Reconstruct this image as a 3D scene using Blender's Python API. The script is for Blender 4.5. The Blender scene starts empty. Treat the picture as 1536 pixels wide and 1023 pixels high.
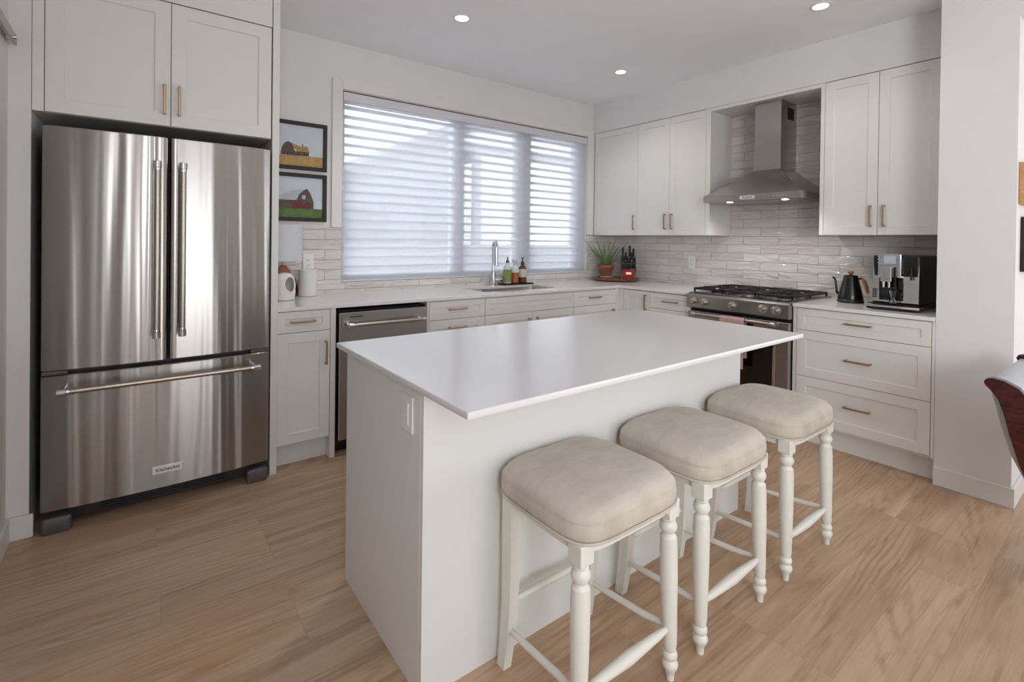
import bpy, bmesh, math, random
from mathutils import Vector, Matrix
random.seed(4)
SC = bpy.context.scene
COL = SC.collection
W, H = 1536, 1023
# ---------------------------------------------------------------- camera
yaw, pitch, roll = -0.6566, -0.0072, 0.0125
F = Vector((-math.sin(yaw)*math.cos(pitch), math.cos(yaw)*math.cos(pitch), math.sin(pitch)))
R = Vector((math.cos(yaw), math.sin(yaw), 0)); U = R.cross(F)
R2 = R*math.cos(roll)+U*math.sin(roll); U2 = -R*math.sin(roll)+U*math.cos(roll)
cam = bpy.data.cameras.new('camera'); camo = bpy.data.objects.new('camera', cam); COL.objects.link(camo)
m = Matrix.Identity(4)
for i in range(3):
    m[i][0] = R2[i]; m[i][1] = U2[i]; m[i][2] = -F[i]
m[0][3], m[1][3], m[2][3] = -4.1122, -3.6528, 1.3075
camo.matrix_world = m
cam.sensor_fit = 'HORIZONTAL'; cam.sensor_width = 36; cam.lens = 745.6/1536*36
cam.shift_x = (768-779.05)/1536; cam.shift_y = (366.33-511.5)/1536
cam.clip_start = 0.02
SC.camera = camo
# ---------------------------------------------------------------- world, exposure
wd = bpy.data.worlds.new('overcast_sky'); SC.world = wd; wd.use_nodes = True
bg = wd.node_tree.nodes['Background']; bg.inputs[0].default_value = (0.90, 0.965, 1.0, 1); bg.inputs[1].default_value = 4.3
vs = SC.view_settings
vs.view_transform = 'Standard'; vs.look = 'None'; vs.gamma = 1; vs.exposure = 0.38; vs.use_curve_mapping = False
SC.cycles.use_denoising = True
SC.cycles.max_bounces = 8; SC.cycles.diffuse_bounces = 5; SC.cycles.transparent_max_bounces = 12
SC.cycles.caustics_reflective = False; SC.cycles.caustics_refractive = False
SC.cycles.sample_clamp_indirect = 6

def area_light(name, loc, target, sx, sy, power, col):
    l = bpy.data.lights.new(name, 'AREA'); l.shape = 'RECTANGLE'; l.size = sx; l.size_y = sy; l.energy = power; l.color = col
    o = bpy.data.objects.new(name, l); COL.objects.link(o); o.location = loc
    o.rotation_euler = (Vector(target)-Vector(loc)).to_track_quat('-Z', 'Y').to_euler()
    return o
# added area lamps at unseen window openings, standing in for daylight
area_light('daylight_fill_lamp', (-3.05, -7.36, 1.35), (-3.05, -3.0, 2.4), .86, 2.1, 42, (0.905, 0.975, 1.02))
area_light('daylight_fill_lamp', (1.25, -7.36, 1.35), (.2, -3.0, 2.6), 1.9, 2.1, 44, (0.905, 0.975, 1.02))
area_light('daylight_fill_lamp', (-4.60, -5.6, 1.80), (-1, -4.8, 2.2), 1.7, 1.2, 78, (0.905, 0.975, 1.02))
area_light('daylight_fill_lamp', (2.37, -5.15, 1.4), (-1, -4.6, 2.4), 2.4, 1.9, 48, (0.905, 0.975, 1.02))
# ---------------------------------------------------------------- materials
def lin(c):
    return tuple(((v/255)/12.92 if v/255 <= 0.04045 else ((v/255+0.055)/1.055)**2.4) for v in c)
class NT:
    def __init__(s, name):
        s.m = bpy.data.materials.new(name); s.m.use_nodes = True; s.t = s.m.node_tree; s.n = s.t.nodes
        s.b = s.n['Principled BSDF']; s.out = s.n['Material Output']
    def add(s, typ, **kw):
        nd = s.n.new(typ)
        for k, v in kw.items(): setattr(nd, k, v)
        return nd
    def lk(s, a, b): s.t.links.new(a, b)
    def coord(s, scale=(1, 1, 1), rot=(0, 0, 0)):
        tc = s.add('ShaderNodeTexCoord'); mp = s.add('ShaderNodeMapping')
        mp.inputs['Scale'].default_value = scale; mp.inputs['Rotation'].default_value = rot
        s.lk(tc.outputs['Object'], mp.inputs[0]); return mp.outputs[0]
    def noise(s, vec, scale, detail=3, rough=0.5, dist=0):
        n = s.add('ShaderNodeTexNoise'); n.inputs['Scale'].default_value = scale; n.inputs['Detail'].default_value = detail
        n.inputs['Roughness'].default_value = rough; n.inputs['Distortion'].default_value = dist
        if vec: s.lk(vec, n.inputs['Vector'])
        return n.outputs['Fac']
    def ramp(s, fac, stops):
        r = s.add('ShaderNodeValToRGB'); e = r.color_ramp.elements
        while len(e) < len(stops): e.new(0.5)
        for el, (p, c) in zip(e, stops): el.position = p; el.color = (*c, 1)
        s.lk(fac, r.inputs[0]); return r.outputs[0]
    def mix(s, fac, a, b, typ='MIX'):
        x = s.add('ShaderNodeMix', data_type='RGBA', blend_type=typ)
        for sock, v in ((x.inputs[0], fac), (x.inputs[6], a), (x.inputs[7], b)):
            if hasattr(v, 'links'): s.lk(v, sock)
            elif isinstance(v, tuple): sock.default_value = (*v[:3], 1)
            else: sock.default_value = v
        return x.outputs[2]
    def bump(s, h, strength, dist=0.01):
        b = s.add('ShaderNodeBump'); b.inputs['Strength'].default_value = strength; b.inputs['Distance'].default_value = dist
        s.lk(h, b.inputs['Height']); s.lk(b.outputs[0], s.b.inputs['Normal'])
def pm(name, c, rough=0.5, metal=0.0, var=0.04, vs_=6, bump=None, spec=0.5, emit=None, **kw):
    n = NT(name); c = lin(c); v = n.coord()
    f = n.noise(v, vs_)
    lo = tuple(x*(1-var) for x in c); hi = tuple(min(1, x*(1+var)) for x in c)
    n.lk(n.ramp(f, [(0.3, lo), (0.7, hi)]), n.b.inputs['Base Color'])
    n.b.inputs['Roughness'].default_value = rough; n.b.inputs['Metallic'].default_value = metal
    n.b.inputs['Specular IOR Level'].default_value = spec
    if bump: n.bump(n.noise(v, bump[0]), bump[1], bump[2])
    if emit: n.b.inputs['Emission Color'].default_value = (*emit[0], 1); n.b.inputs['Emission Strength'].default_value = emit[1]
    for k, val in kw.items(): n.b.inputs[k].default_value = val
    return n.m
def steel(name, c=(164, 159, 155), rough=0.27, aniso=0.75, axis='Z', scale=(1, 1, 260), rot=0.0, wave=0):
    n = NT(name); c = lin(c); v = n.coord(scale)
    f = n.noise(v, 3, 4, 0.6)
    n.lk(n.ramp(f, [(0.25, tuple(x*0.93 for x in c)), (0.75, tuple(min(1, x*1.05) for x in c))]), n.b.inputs['Base Color'])
    n.b.inputs['Metallic'].default_value = 1; n.b.inputs['Roughness'].default_value = rough
    n.b.inputs['Anisotropic'].default_value = aniso; n.b.inputs['Anisotropic Rotation'].default_value = rot
    t = n.add('ShaderNodeTangent', direction_type='RADIAL', axis=axis); n.lk(t.outputs[0], n.b.inputs['Tangent'])
    if wave: n.bump(n.noise(n.coord((wave, wave, .22)), 1.0, 2, 0.5, 0.4), 1.0, 0.012)
    return n.m
def floor_mat():
    n = NT('oak_plank_floor'); tc = n.coord()
    br = n.add('ShaderNodeTexBrick'); br.offset = 0.31; br.offset_frequency = 3; br.squash = 1
    n.lk(tc, br.inputs['Vector'])
    br.inputs['Color1'].default_value = (0, 0, 0, 1); br.inputs['Color2'].default_value = (1, 1, 1, 1); br.inputs['Mortar'].default_value = (0.5, 0.5, 0.5, 1)
    br.inputs['Scale'].default_value = 1; br.inputs['Mortar Size'].default_value = 0.0008; br.inputs['Mortar Smooth'].default_value = 0.1
    br.inputs['Brick Width'].default_value = 1.22; br.inputs['Row Height'].default_value = 0.18; br.inputs['Bias'].default_value = 0
    # shift the grain per plank
    off = n.add('ShaderNodeVectorMath', operation='MULTIPLY_ADD'); n.lk(br.outputs['Color'], off.inputs[0])
    off.inputs[1].default_value = (7.3, 3.1, 5.7); n.lk(tc, off.inputs[2])
    def mapped(sc):
        mp = n.add('ShaderNodeMapping'); mp.inputs['Scale'].default_value = sc; n.lk(off.outputs[0], mp.inputs[0]); return mp.outputs[0]
    g1 = n.noise(mapped((0.6, 4.5, 1)), 1.6, 4, 0.55, 1.2)
    g2 = n.noise(mapped((2.2, 70, 1)), 2.0, 4, 0.7, 0.3)
    g3 = n.noise(mapped((1.3, 21, 1)), 2.0, 5, 0.6, 0.7)
    g4 = n.noise(mapped((0.9, 3.0, 1)), 2.3, 2, 0.5, 0.5)
    wv = n.add('ShaderNodeTexWave', wave_type='RINGS', rings_direction='SPHERICAL'); wv.inputs['Scale'].default_value = 3.4
    wv.inputs['Distortion'].default_value = 9; wv.inputs['Detail'].default_value = 4; wv.inputs['Detail Scale'].default_value = 0.7
    n.lk(mapped((0.9, 4.6, 1)), wv.inputs['Vector'])
    c = n.ramp(g1, [(0.25, lin((157, 124, 97))), (0.45, lin((182, 151, 123))), (0.62, lin((195, 166, 139))), (0.8, lin((213, 188, 162)))])
    pat = n.ramp(g4, [(0.48, (0, 0, 0)), (0.68, (0.5, 0.5, 0.5))])
    c = n.mix(pat, c, n.ramp(wv.outputs['Fac'], [(0.0, lin((150, 116, 88))), (0.45, lin((192, 162, 134))), (1.0, lin((202, 174, 147)))]))
    c = n.mix(0.16, c, n.ramp(g2, [(0.3, lin((140, 108, 82))), (0.65, lin((208, 182, 156)))]))
    fl = n.ramp(g3, [(0.53, (0, 0, 0)), (0.72, (0.6, 0.6, 0.6))])
    c = n.mix(fl, c, lin((138, 102, 74)))
    tint = n.ramp(br.outputs['Color'], [(0.0, (0.94, 0.93, 0.92)), (1.0, (1.04, 1.035, 1.03))])
    c = n.mix(1.0, c, tint, 'MULTIPLY')
    sm = n.add('ShaderNodeMath', operation='MULTIPLY'); sm.inputs[1].default_value = 0.45; n.lk(br.outputs['Fac'], sm.inputs[0])
    c = n.mix(sm.outputs[0], c, lin((128, 98, 74)))
    n.lk(c, n.b.inputs['Base Color'])
    n.b.inputs['Roughness'].default_value = 0.42
    n.bump(g2, 0.08, 0.002)
    return n.m
def tile_mat(name, ax, shift):
    n = NT(name); tc = n.add('ShaderNodeTexCoord'); sp = n.add('ShaderNodeSeparateXYZ'); n.lk(tc.outputs['Object'], sp.inputs[0])
    cb = n.add('ShaderNodeCombineXYZ'); n.lk(sp.outputs[ax], cb.inputs[0]); n.lk(sp.outputs[2], cb.inputs[1])
    mp = n.add('ShaderNodeMapping'); mp.inputs['Location'].default_value = (shift[0], shift[1], 0); n.lk(cb.outputs[0], mp.inputs[0])
    br = n.add('ShaderNodeTexBrick'); br.offset = 0.5; n.lk(mp.outputs[0], br.inputs['Vector'])
    br.inputs['Color1'].default_value = (0, 0, 0, 1); br.inputs['Color2'].default_value = (1, 1, 1, 1)
    br.inputs['Scale'].default_value = 1; br.inputs['Mortar Size'].default_value = 0.0016; br.inputs['Mortar Smooth'].default_value = 0.3
    br.inputs['Brick Width'].default_value = 0.295; br.inputs['Row Height'].default_value = 0.0716
    c = n.ramp(br.outputs['Color'], [(0, lin((206, 198, 193))), (1, lin((224, 218, 214)))])
    off = n.add('ShaderNodeVectorMath', operation='MULTIPLY_ADD'); n.lk(br.outputs['Color'], off.inputs[0]); off.inputs[1].default_value = (9, 5, 3)
    n.lk(mp.outputs[0], off.inputs[2])
    m2 = n.add('ShaderNodeMapping'); m2.inputs['Scale'].default_value = (4, 17, 1); m2.inputs['Rotation'].default_value = (0, 0, 0.35); n.lk(off.outputs[0], m2.inputs[0])
    u = n.noise(m2.outputs[0], 1.3, 2, 0.5, 0.6)
    c = n.mix(0.25, c, n.ramp(u, [(0.3, lin((196, 186, 180))), (0.7, lin((230, 225, 222)))]))
    c = n.mix(br.outputs['Fac'], c, lin((172, 164, 158)))
    n.lk(c, n.b.inputs['Base Color']); n.b.inputs['Roughness'].default_value = 0.10
    h = n.add('ShaderNodeMath', operation='MULTIPLY_ADD'); n.lk(br.outputs['Fac'], h.inputs[0]); h.inputs[1].default_value = -0.35; n.lk(u, h.inputs[2])
    n.bump(h.outputs[0], 1.0, 0.02)
    return n.m
def wood(name, a, b, scale=(1, 14, 14), rough=0.4, s=4):
    n = NT(name); v = n.coord(scale); f = n.noise(v, s, 5, 0.6, 1.2)
    n.lk(n.ramp(f, [(0.3, lin(a)), (0.7, lin(b))]), n.b.inputs['Base Color']); n.b.inputs['Roughness'].default_value = rough
    return n.m
def fabric(name, a, b, weave=420):
    n = NT(name); v = n.coord(); f = n.noise(v, 5, 4, 0.6)
    f2 = n.noise(n.coord((1, 3, 1)), 9, 4, 0.7)
    c = n.mix(0.35, n.ramp(f, [(0.35, lin(a)), (0.65, lin(b))]), n.ramp(f2, [(0.3, lin(a)), (0.6, lin(b))]))
    n.lk(c, n.b.inputs['Base Color']); n.b.inputs['Roughness'].default_value = 0.95; n.b.inputs['Specular IOR Level'].default_value = 0.15
    n.b.inputs['Sheen Weight'].default_value = 0.15
    w1 = n.add('ShaderNodeTexWave', wave_type='BANDS', bands_direction='DIAGONAL'); w1.inputs['Scale'].default_value = weave/6; w1.inputs['Distortion'].default_value = 1.5
    n.lk(v, w1.inputs['Vector'])
    n.bump(w1.outputs['Fac'], 0.1, 0.001)
    return n.m
def sheer(name, alpha, c, trans=0.6):
    n = NT(name); c = lin(c)
    v = n.coord((1, 1, 1)); f = n.noise(v, 40, 2)
    d = n.add('ShaderNodeBsdfDiffuse'); t = n.add('ShaderNodeBsdfTranslucent'); tr = n.add('ShaderNodeBsdfTransparent')
    col = n.ramp(f, [(0.3, tuple(x*0.97 for x in c)), (0.7, c)])
    n.lk(col, d.inputs[0]); n.lk(col, t.inputs[0])
    m1 = n.add('ShaderNodeMixShader'); m1.inputs[0].default_value = trans; n.lk(d.outputs[0], m1.inputs[1]); n.lk(t.outputs[0], m1.inputs[2])
    m2 = n.add('ShaderNodeMixShader'); m2.inputs[0].default_value = alpha; n.lk(m1.outputs[0], m2.inputs[1]); n.lk(tr.outputs[0], m2.inputs[2])
    n.lk(m2.outputs[0], n.out.inputs[0]); return n.m
def thin_glass(name, tint=(1, 1, 1), refl=0.06):
    n = NT(name); tr = n.add('ShaderNodeBsdfTransparent'); tr.inputs[0].default_value = (*tint, 1)
    g = n.add('ShaderNodeBsdfGlossy'); g.inputs['Roughness'].default_value = 0.02
    fr = n.add('ShaderNodeFresnel'); fr.inputs[0].default_value = 1.35
    m = n.add('ShaderNodeMixShader'); n.lk(fr.outputs[0], m.inputs[0]); n.lk(tr.outputs[0], m.inputs[1]); n.lk(g.outputs[0], m.inputs[2])
    n.lk(m.outputs[0], n.out.inputs[0]); return n.m
M = dict(
    wall=pm('wall_paint', (224, 222, 221), 0.85, var=0.01, bump=(180, 0.05, 0.002)),
    ceil=pm('ceiling_paint', (244, 244, 247), 0.9, var=0.01, bump=(90, 0.15, 0.004)),
    cab=pm('white_cabinet_paint', (226, 223, 219), 0.38, var=0.01),
    trim=pm('white_trim_paint', (226, 223, 220), 0.45, var=0.01),
    island=pm('white_island_panel', (226, 225, 222), 0.45, var=0.01),
    quartz=pm('white_quartz', (226, 224, 225), 0.15, var=0.012, vs_=60),
    floor=floor_mat(),
    tileR=tile_mat('glossy_tile_on_range_wall', 1, (2.05-0.295*0+0.1475, -1.2970)),
    tileB=tile_mat('glossy_tile_on_window_wall', 0, (3.2, -1.2970)),
    grout=pm('tile_edge', (190, 183, 176), 0.4),
    brass=pm('champagne_brass', (182, 152, 118), 0.32, 1.0),
    steel=steel('brushed_steel', rough=0.25, aniso=0.85, wave=7, rot=0.25),
    steelv=steel('brushed_steel_panel', (170, 166, 163), 0.25, 0.7, rot=0.25),
    steelh=steel('hood_steel', (182, 176, 172), 0.23, 0.3),
    sinksteel=pm('satin_sink_steel', (206, 202, 197), 0.34, 1.0),
    chrome=pm('polished_chrome', (214, 214, 216), 0.08, 1.0),
    nickel=pm('satin_nickel', (178, 170, 160), 0.34, 1.0),
    black=pm('black_plastic', (18, 18, 19), 0.35),
    blackgl=pm('black_glass', (6, 6, 7), 0.05, spec=0.6),
    iron=pm('cast_iron', (30, 28, 32), 0.5, bump=(200, 0.2, 0.001)),
    dkgrey=pm('dark_grey_plastic', (84, 82, 84), 0.45),
    void=pm('dark_recess', (12, 11, 11), 0.8),
    plate=pm('silver_name_plate', (226, 226, 226), 0.35, 0.3),
    ink=pm('dark_lettering', (34, 32, 36), 0.5),
    stoolw=pm('antique_white_paint', (224, 221, 212), 0.42, var=0.02, vs_=14),
    linen=fabric('cream_linen', (176, 166, 154), (206, 196, 184)),
    blindw=sheer('white_vane_fabric', 0.12, (244, 245, 249), 0.62),
    sheer=sheer('sheer_voile', 0.52, (244, 245, 249), 0.6),
    headrail=pm('blind_headrail_white', (216, 214, 218), 0.5),
    glass=thin_glass('window_glass'),
    vinyl=pm('white_vinyl', (224, 226, 230), 0.4),
    frame=wood('black_brown_frame', (20, 14, 12), (38, 27, 23), (3, 3, 3), 0.55),
    outlet=pm('white_outlet_plastic', (232, 231, 229), 0.35),
    lampg=pm('lamp_lens', (255, 250, 240), 0.5, emit=((1.0, 0.93, 0.84), 9.0)),
    white_cer=pm('white_ceramic', (228, 224, 214), 0.3, var=0.02),
    canister=pm('matte_white_canister', (226, 223, 220), 0.55),
    shade=sheer('lamp_shade_linen', 0.0, (232, 232, 236), 0.3),
    woodm=wood('warm_wood', (140, 92, 58), (180, 130, 90), (4, 4, 14)),
    acacia=wood('acacia_wood', (70, 34, 20), (146, 84, 50), (3, 14, 3), 0.3),
    walnut=wood('dark_red_wood', (30, 9, 8), (76, 24, 18), (3, 3, 9), 0.22),
    oakf=wood('pale_oak_frame', (176, 128, 78), (208, 164, 112), (4, 4, 20)),
    leather=pm('pale_grey_leather', (178, 180, 184), 0.35, bump=(260, 0.15, 0.002)),
    terra=pm('terracotta', (126, 78, 54), 0.7, var=0.2, vs_=12),
    terrar=pm('terracotta_rim', (156, 74, 50), 0.7, var=0.1, vs_=12),
    terras=pm('pale_saucer', (190, 160, 140), 0.6),
    soil=pm('potting_soil', (46, 34, 26), 0.95, var=0.3, vs_=60, bump=(80, 0.6, 0.01)),
    aloe=pm('aloe_leaf', (98, 124, 86), 0.4, var=0.3, vs_=14),
    red=pm('red_lacquer', (166, 44, 26), 0.6, spec=0.25),
    bottlew=pm('clear_white_bottle', (214, 220, 222), 0.2),
    green=pm('green_label', (136, 156, 92), 0.5, var=0.25, vs_=40),
    orange=pm('orange_cleaner', (182, 96, 56), 0.15),
    amber=pm('amber_glass', (104, 52, 20), 0.08),
    cream=pm('cream_label', (206, 204, 196), 0.5),
    pumpg=pm('grey_pump', (96, 100, 108), 0.35),
    kettle=pm('matte_black_enamel', (14, 12, 12), 0.26),
    pink=fabric('pink_towel', (176, 138, 138), (204, 166, 164)),
    screen=pm('grey_display', (150, 156, 166), 0.1, var=0.25, vs_=22),
    copper=pm('copper', (176, 118, 96), 0.25, 1.0),
    siding=pm('blue_grey_siding', (118, 123, 133), 0.8),
    siding2=pm('pale_siding', (232, 228, 218), 0.8),
    roof=pm('grey_shingle', (96, 100, 110), 0.9, var=0.15, vs_=40),
    fence=pm('grey_fence_boards', (116, 119, 127), 0.9),
    curtain=pm('tan_curtain', (150, 124, 100), 0.9),
    lawn=pm('winter_ground', (170, 172, 176), 0.95),
    sky_p=pm('photo_pale_sky', (196, 202, 210), 0.5, var=0.06, vs_=5),
    wheat=pm('photo_wheat', (176, 140, 84), 0.6, var=0.15, vs_=30),
    grass=pm('photo_grass', (86, 112, 54), 0.6, var=0.25, vs_=30),
    barnw=pm('photo_barn_board', (86, 70, 64), 0.6, var=0.3, vs_=60),
    barnr=pm('photo_barn_roof', (164, 130, 78), 0.6, var=0.15, vs_=50),
    barng=pm('photo_grey_roof', (176, 180, 184), 0.6, var=0.08, vs_=30),
    barnd=pm('photo_red_machine', (104, 34, 32), 0.6, var=0.35, vs_=80),
    silo=pm('photo_silo', (200, 212, 226), 0.6),
)
# ---------------------------------------------------------------- mesh helpers
ORG = {}
class MB:
    """collects shapes; T maps local (u, d, z) to world"""
    def __init__(s, T=None): s.bm = bmesh.new(); s.T = T; s.mi = 0
    def v(s, p): return s.bm.verts.new(s.T(*p) if s.T else p)
    def f(s, vs, mi=None):
        try: fc = s.bm.faces.new(vs)
        except ValueError: return None
        fc.material_index = s.mi if mi is None else mi
        return fc
    def loops(s, loops, cap0=True, cap1=True, closed=False):
        L = [[s.v(p) for p in lp] for lp in loops]; n = len(L[0])
        pairs = list(zip(L, L[1:])) + ([(L[-1], L[0])] if closed else [])
        for a, b in pairs:
            for i in range(n): s.f([a[i], a[(i+1) % n], b[(i+1) % n], b[i]])
        if not closed:
            if cap0: s.f(L[0][::-1])
            if cap1: s.f(L[-1])
        return s
    def box(s, a, b, bev=0.0):
        x0, y0, z0 = (min(p, q) for p, q in zip(a, b)); x1, y1, z1 = (max(p, q) for p, q in zip(a, b))
        if bev <= 0:
            r = [(x0, y0), (x1, y0), (x1, y1), (x0, y1)]
            return s.loops([[(x, y, z0) for x, y in r], [(x, y, z1) for x, y in r]])
        t = bmesh.new(); bmesh.ops.create_cube(t, size=1)
        for w in t.verts: w.co = Vector(((x0+x1)/2+w.co.x*(x1-x0), (y0+y1)/2+w.co.y*(y1-y0), (z0+z1)/2+w.co.z*(z1-z0)))
        bmesh.ops.bevel(t, geom=t.edges[:], offset=min(bev, 0.49*min(x1-x0, y1-y0, z1-z0)), segments=2, profile=0.5, affect='EDGES')
        mp = {w: s.v(tuple(w.co)) for w in t.verts}
        for fc in t.faces: s.f([mp[w] for w in fc.verts])
        t.free(); return s
    def rings(s, rs):   # rs: (u0,u1,z0,z1,d): connected rectangles from back to front
        return s.loops([[(u0, d, z0), (u1, d, z0), (u1, d, z1), (u0, d, z1)] for u0, u1, z0, z1, d in rs])
    def tube(s, pts, rad, n=12, rot=0.0, closed=False, flat=1.0):
        P = [Vector(p) for p in pts]; k = len(P); rr = rad if isinstance(rad, (list, tuple)) else [rad]*k
        L = []; ref = None
        for i, p in enumerate(P):
            if closed: t = P[(i+1) % k]-P[i-1]
            else: t = P[min(i+1, k-1)]-P[max(i-1, 0)]
            t.normalize()
            if ref is None:
                ref = Vector((0, 0, 1)) if abs(t.z) < 0.9 else Vector((0, 1, 0))
            a = (ref-t*ref.dot(t)).normalized(); ref = a; b = t.cross(a)
            L.append([tuple(p+(a*math.cos(rot+2*math.pi*j/n)*flat+b*math.sin(rot+2*math.pi*j/n))*rr[i]) for j in range(n)])
        return s.loops(L, closed=closed)
    def cyl(s, p0, p1, r0, r1=None, n=20): return s.tube([p0, p1], [r0, r0 if r1 is None else r1], n)
    def lathe(s, c, prof, n=28, cap=True):   # prof: (r, z) bottom to top
        return s.loops([[(c[0]+r*math.cos(2*math.pi*j/n), c[1]+r*math.sin(2*math.pi*j/n), c[2]+z) for j in range(n)] for r, z in prof], cap, cap)
    def prism(s, poly, ax, a, b):   # poly of 2D points in the plane normal to ax
        def p(q, t): return (t, q[0], q[1]) if ax == 0 else (q[0], t, q[1]) if ax == 1 else (q[0], q[1], t)
        return s.loops([[p(q, a) for q in poly], [p(q, b) for q in poly]])
    def face(s, pts, mi=None): return s.f([s.v(p) for p in pts], mi)
    def build(s, name, mat, parent=None, loc=None, flat=False):
        bm = s.bm
        bmesh.ops.recalc_face_normals(bm, faces=bm.faces[:])
        org = Vector(loc) if loc is not None else (ORG[parent] if parent else Vector((0, 0, 0)))
        for w in bm.verts: w.co -= org
        for fc in bm.faces: fc.smooth = not flat
        for e in bm.edges:
            if len(e.link_faces) == 2:
                a = e.calc_face_angle(0); ar = sorted(q.calc_area() for q in e.link_faces)
                if a > 0.6 or (a > 0.15 and ar[1] > 6*ar[0]): e.smooth = False
        me = bpy.data.meshes.new(name); bm.to_mesh(me); bm.free()
        for mm in (mat if isinstance(mat, list) else [mat]): me.materials.append(M[mm] if isinstance(mm, str) else mm)
        o = bpy.data.objects.new(name, me); COL.objects.link(o)
        if parent: o.parent = parent
        elif loc is not None: o.location = org
        ORG[o] = org
        return o
def tag(o, label, cat, group=None):
    o['label'] = label; o['category'] = cat
    if group: o['group'] = group
    return o
def thing(name, label, cat, loc, group=None):
    o = bpy.data.objects.new(name, None); COL.objects.link(o); o.location = loc; o.empty_display_size = 0.1
    ORG[o] = Vector(loc); return tag(o, label, cat, group)
def struct(o): o['kind'] = 'structure'; return o
def dup(root, loc, label, group=None, rz=0.0):
    r = root.copy(); COL.objects.link(r); r.location = loc; r.rotation_euler = (0, 0, rz); r['label'] = label
    if group: r['group'] = group
    for ch in list(root.children):
        c = ch.copy(); COL.objects.link(c); c.parent = r
        for g in list(ch.children):
            d = g.copy(); COL.objects.link(d); d.parent = c
    return r
def text(name, body, size, mat, parent, mx, ext=0.0004):
    cu = bpy.data.curves.new(name, 'FONT'); cu.body = body; cu.size = size; cu.extrude = ext; cu.align_x = 'CENTER'; cu.align_y = 'CENTER'; cu.offset = size*0.012
    t = bpy.data.objects.new(name, cu); COL.objects.link(t)
    dg = bpy.context.evaluated_depsgraph_get(); me = bpy.data.meshes.new_from_object(t.evaluated_get(dg))
    COL.objects.unlink(t); bpy.data.objects.remove(t)
    mm = mx.copy(); mm.translation -= ORG[parent]; me.transform(mm)
    me.materials.clear(); me.materials.append(M[mat]); me.name = name
    o = bpy.data.objects.new(name, me); COL.objects.link(o); o.parent = parent; ORG[o] = ORG[parent]; return o
def axes(x, y, z, t):
    m = Matrix.Identity(4)
    for i in range(3): m[i][0] = x[i]; m[i][1] = y[i]; m[i][2] = z[i]; m[i][3] = t[i]
    return m
def facing_y(y0): return lambda u, d, z: (u, y0-d, z)      # d grows out of a face that looks to -y
def facing_x(x0): return lambda u, d, z: (x0-d, u, z)      # d grows out of a face that looks to -x

# ---------------------------------------------------------------- the room
CH = 2.72
XL, XR, YB = -4.545, 2.3, -7.3       # left wall, far right wall, wall behind the camera
SX, SY = -0.634, -3.2                # pillar face and its end
struct(MB().box((XL-.2, YB-.2, -.12), (XR+.2, .2, 0)).build('floor', 'floor'))
struct(MB().box((XL-.2, YB-.2, CH), (XR+.2, .2, CH+.12)).build('ceiling', 'ceil'))
wx0, wx1, wz0, wz1 = -2.935, -0.428, 0.982, 2.388
b = MB()
b.box((XL-.2, 0, 0), (wx0, .2, CH)); b.box((wx1, 0, 0), (.2, .2, CH)); b.box((wx0, 0, 0), (wx1, .2, wz0)); b.box((wx0, 0, wz1), (wx1, .2, CH))
struct(b.build('wall_back', 'wall'))
struct(MB().box((0, -2.893, 0), (.2, 0, CH)).build('wall_right', 'wall'))
b = MB(); b.box((SX, SY, 0), (.2, -2.893, CH)); b.box((SX, -6.0, 2.46), (SX+.14, SY, CH)); b.box((SX, YB, 0), (SX+.14, -6.0, CH))
struct(b.build('wall_right_front', 'wall'))
struct(MB().box((.2, SY, 0), (XR, SY+.15, CH)).build('wall_hall_side', 'wall'))
b = MB(); b.box((XR, YB, 0), (XR+.15, -6.4, CH)); b.box((XR, -3.9, 0), (XR+.15, SY+.15, CH)); b.box((XR, -6.4, 0), (XR+.15, -3.9, .4)); b.box((XR, -6.4, 2.4), (XR+.15, -3.9, CH))
struct(b.build('wall_hall_end', 'wall'))
b = MB(); b.box((XL-.15, -4.72, 0), (XL, -0.667, CH)); b.box((XL-.15, YB, 0), (XL, -6.48, CH)); b.box((XL-.15, -6.48, 0), (XL, -4.72, 1.16)); b.box((XL-.15, -6.48, 2.42), (XL, -4.72, CH)); b.box((XL-.15, -0.667, 0), (-4.474, 0, CH))
struct(b.build('wall_left', 'wall'))
b = MB()
for xa, xb in ((XL-.15, -3.5), (-2.6, .28), (2.22, XR)): b.box((xa, YB-.15, 0), (xb, YB, CH))
for xa, xb in ((-3.5, -2.6), (.28, 2.22)): b.box((xa, YB-.15, 2.45), (xb, YB, CH)); b.box((xa, YB-.15, 0), (xb, YB, .25))
struct(b.build('wall_front', 'wall'))
struct(MB().box((-.335, -2.893, 2.43), (0, 0, CH)).build('wall_right_bulkhead', 'wall'))
# baseboards
def bboard(name, segs):
    b = MB()
    for a, c in segs: b.box(a, c, .003)
    return struct(b.build(name, 'trim'))
bboard('baseboard_left', [((XL, -0.682, 0), (-4.459, -0.667, .1)), ((XL, YB, 0), (XL+.014, -0.682, .1))])
bboard('baseboard_right', [((SX-.014, SY-.014, 0), (SX, -2.893, .1)), ((SX, SY-.014, 0), (XR, SY, .1))])
bboard('baseboard_front', [((XL+.014, YB, 0), (SX, YB+.014, .1))])
# tile
b = MB()
b.box((-3.489, -.012, .914), (-3.005, 0, 1.383)); b.box((-3.005, -.012, .914), (wx0, 0, 1.383)); b.box((wx0, -.012, .914), (wx1, 0, wz0)); b.box((wx1, -.012, .914), (-.002, 0, 1.372))
struct(b.build('wall_tile_back', 'tileB'))
b = MB(); b.box((-.012, -2.892, .914), (0, -.012, 1.372)); b.box((-.012, -2.178, 1.372), (0, -1.339, 2.40))
struct(b.build('wall_tile_right', 'tileR'))
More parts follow.
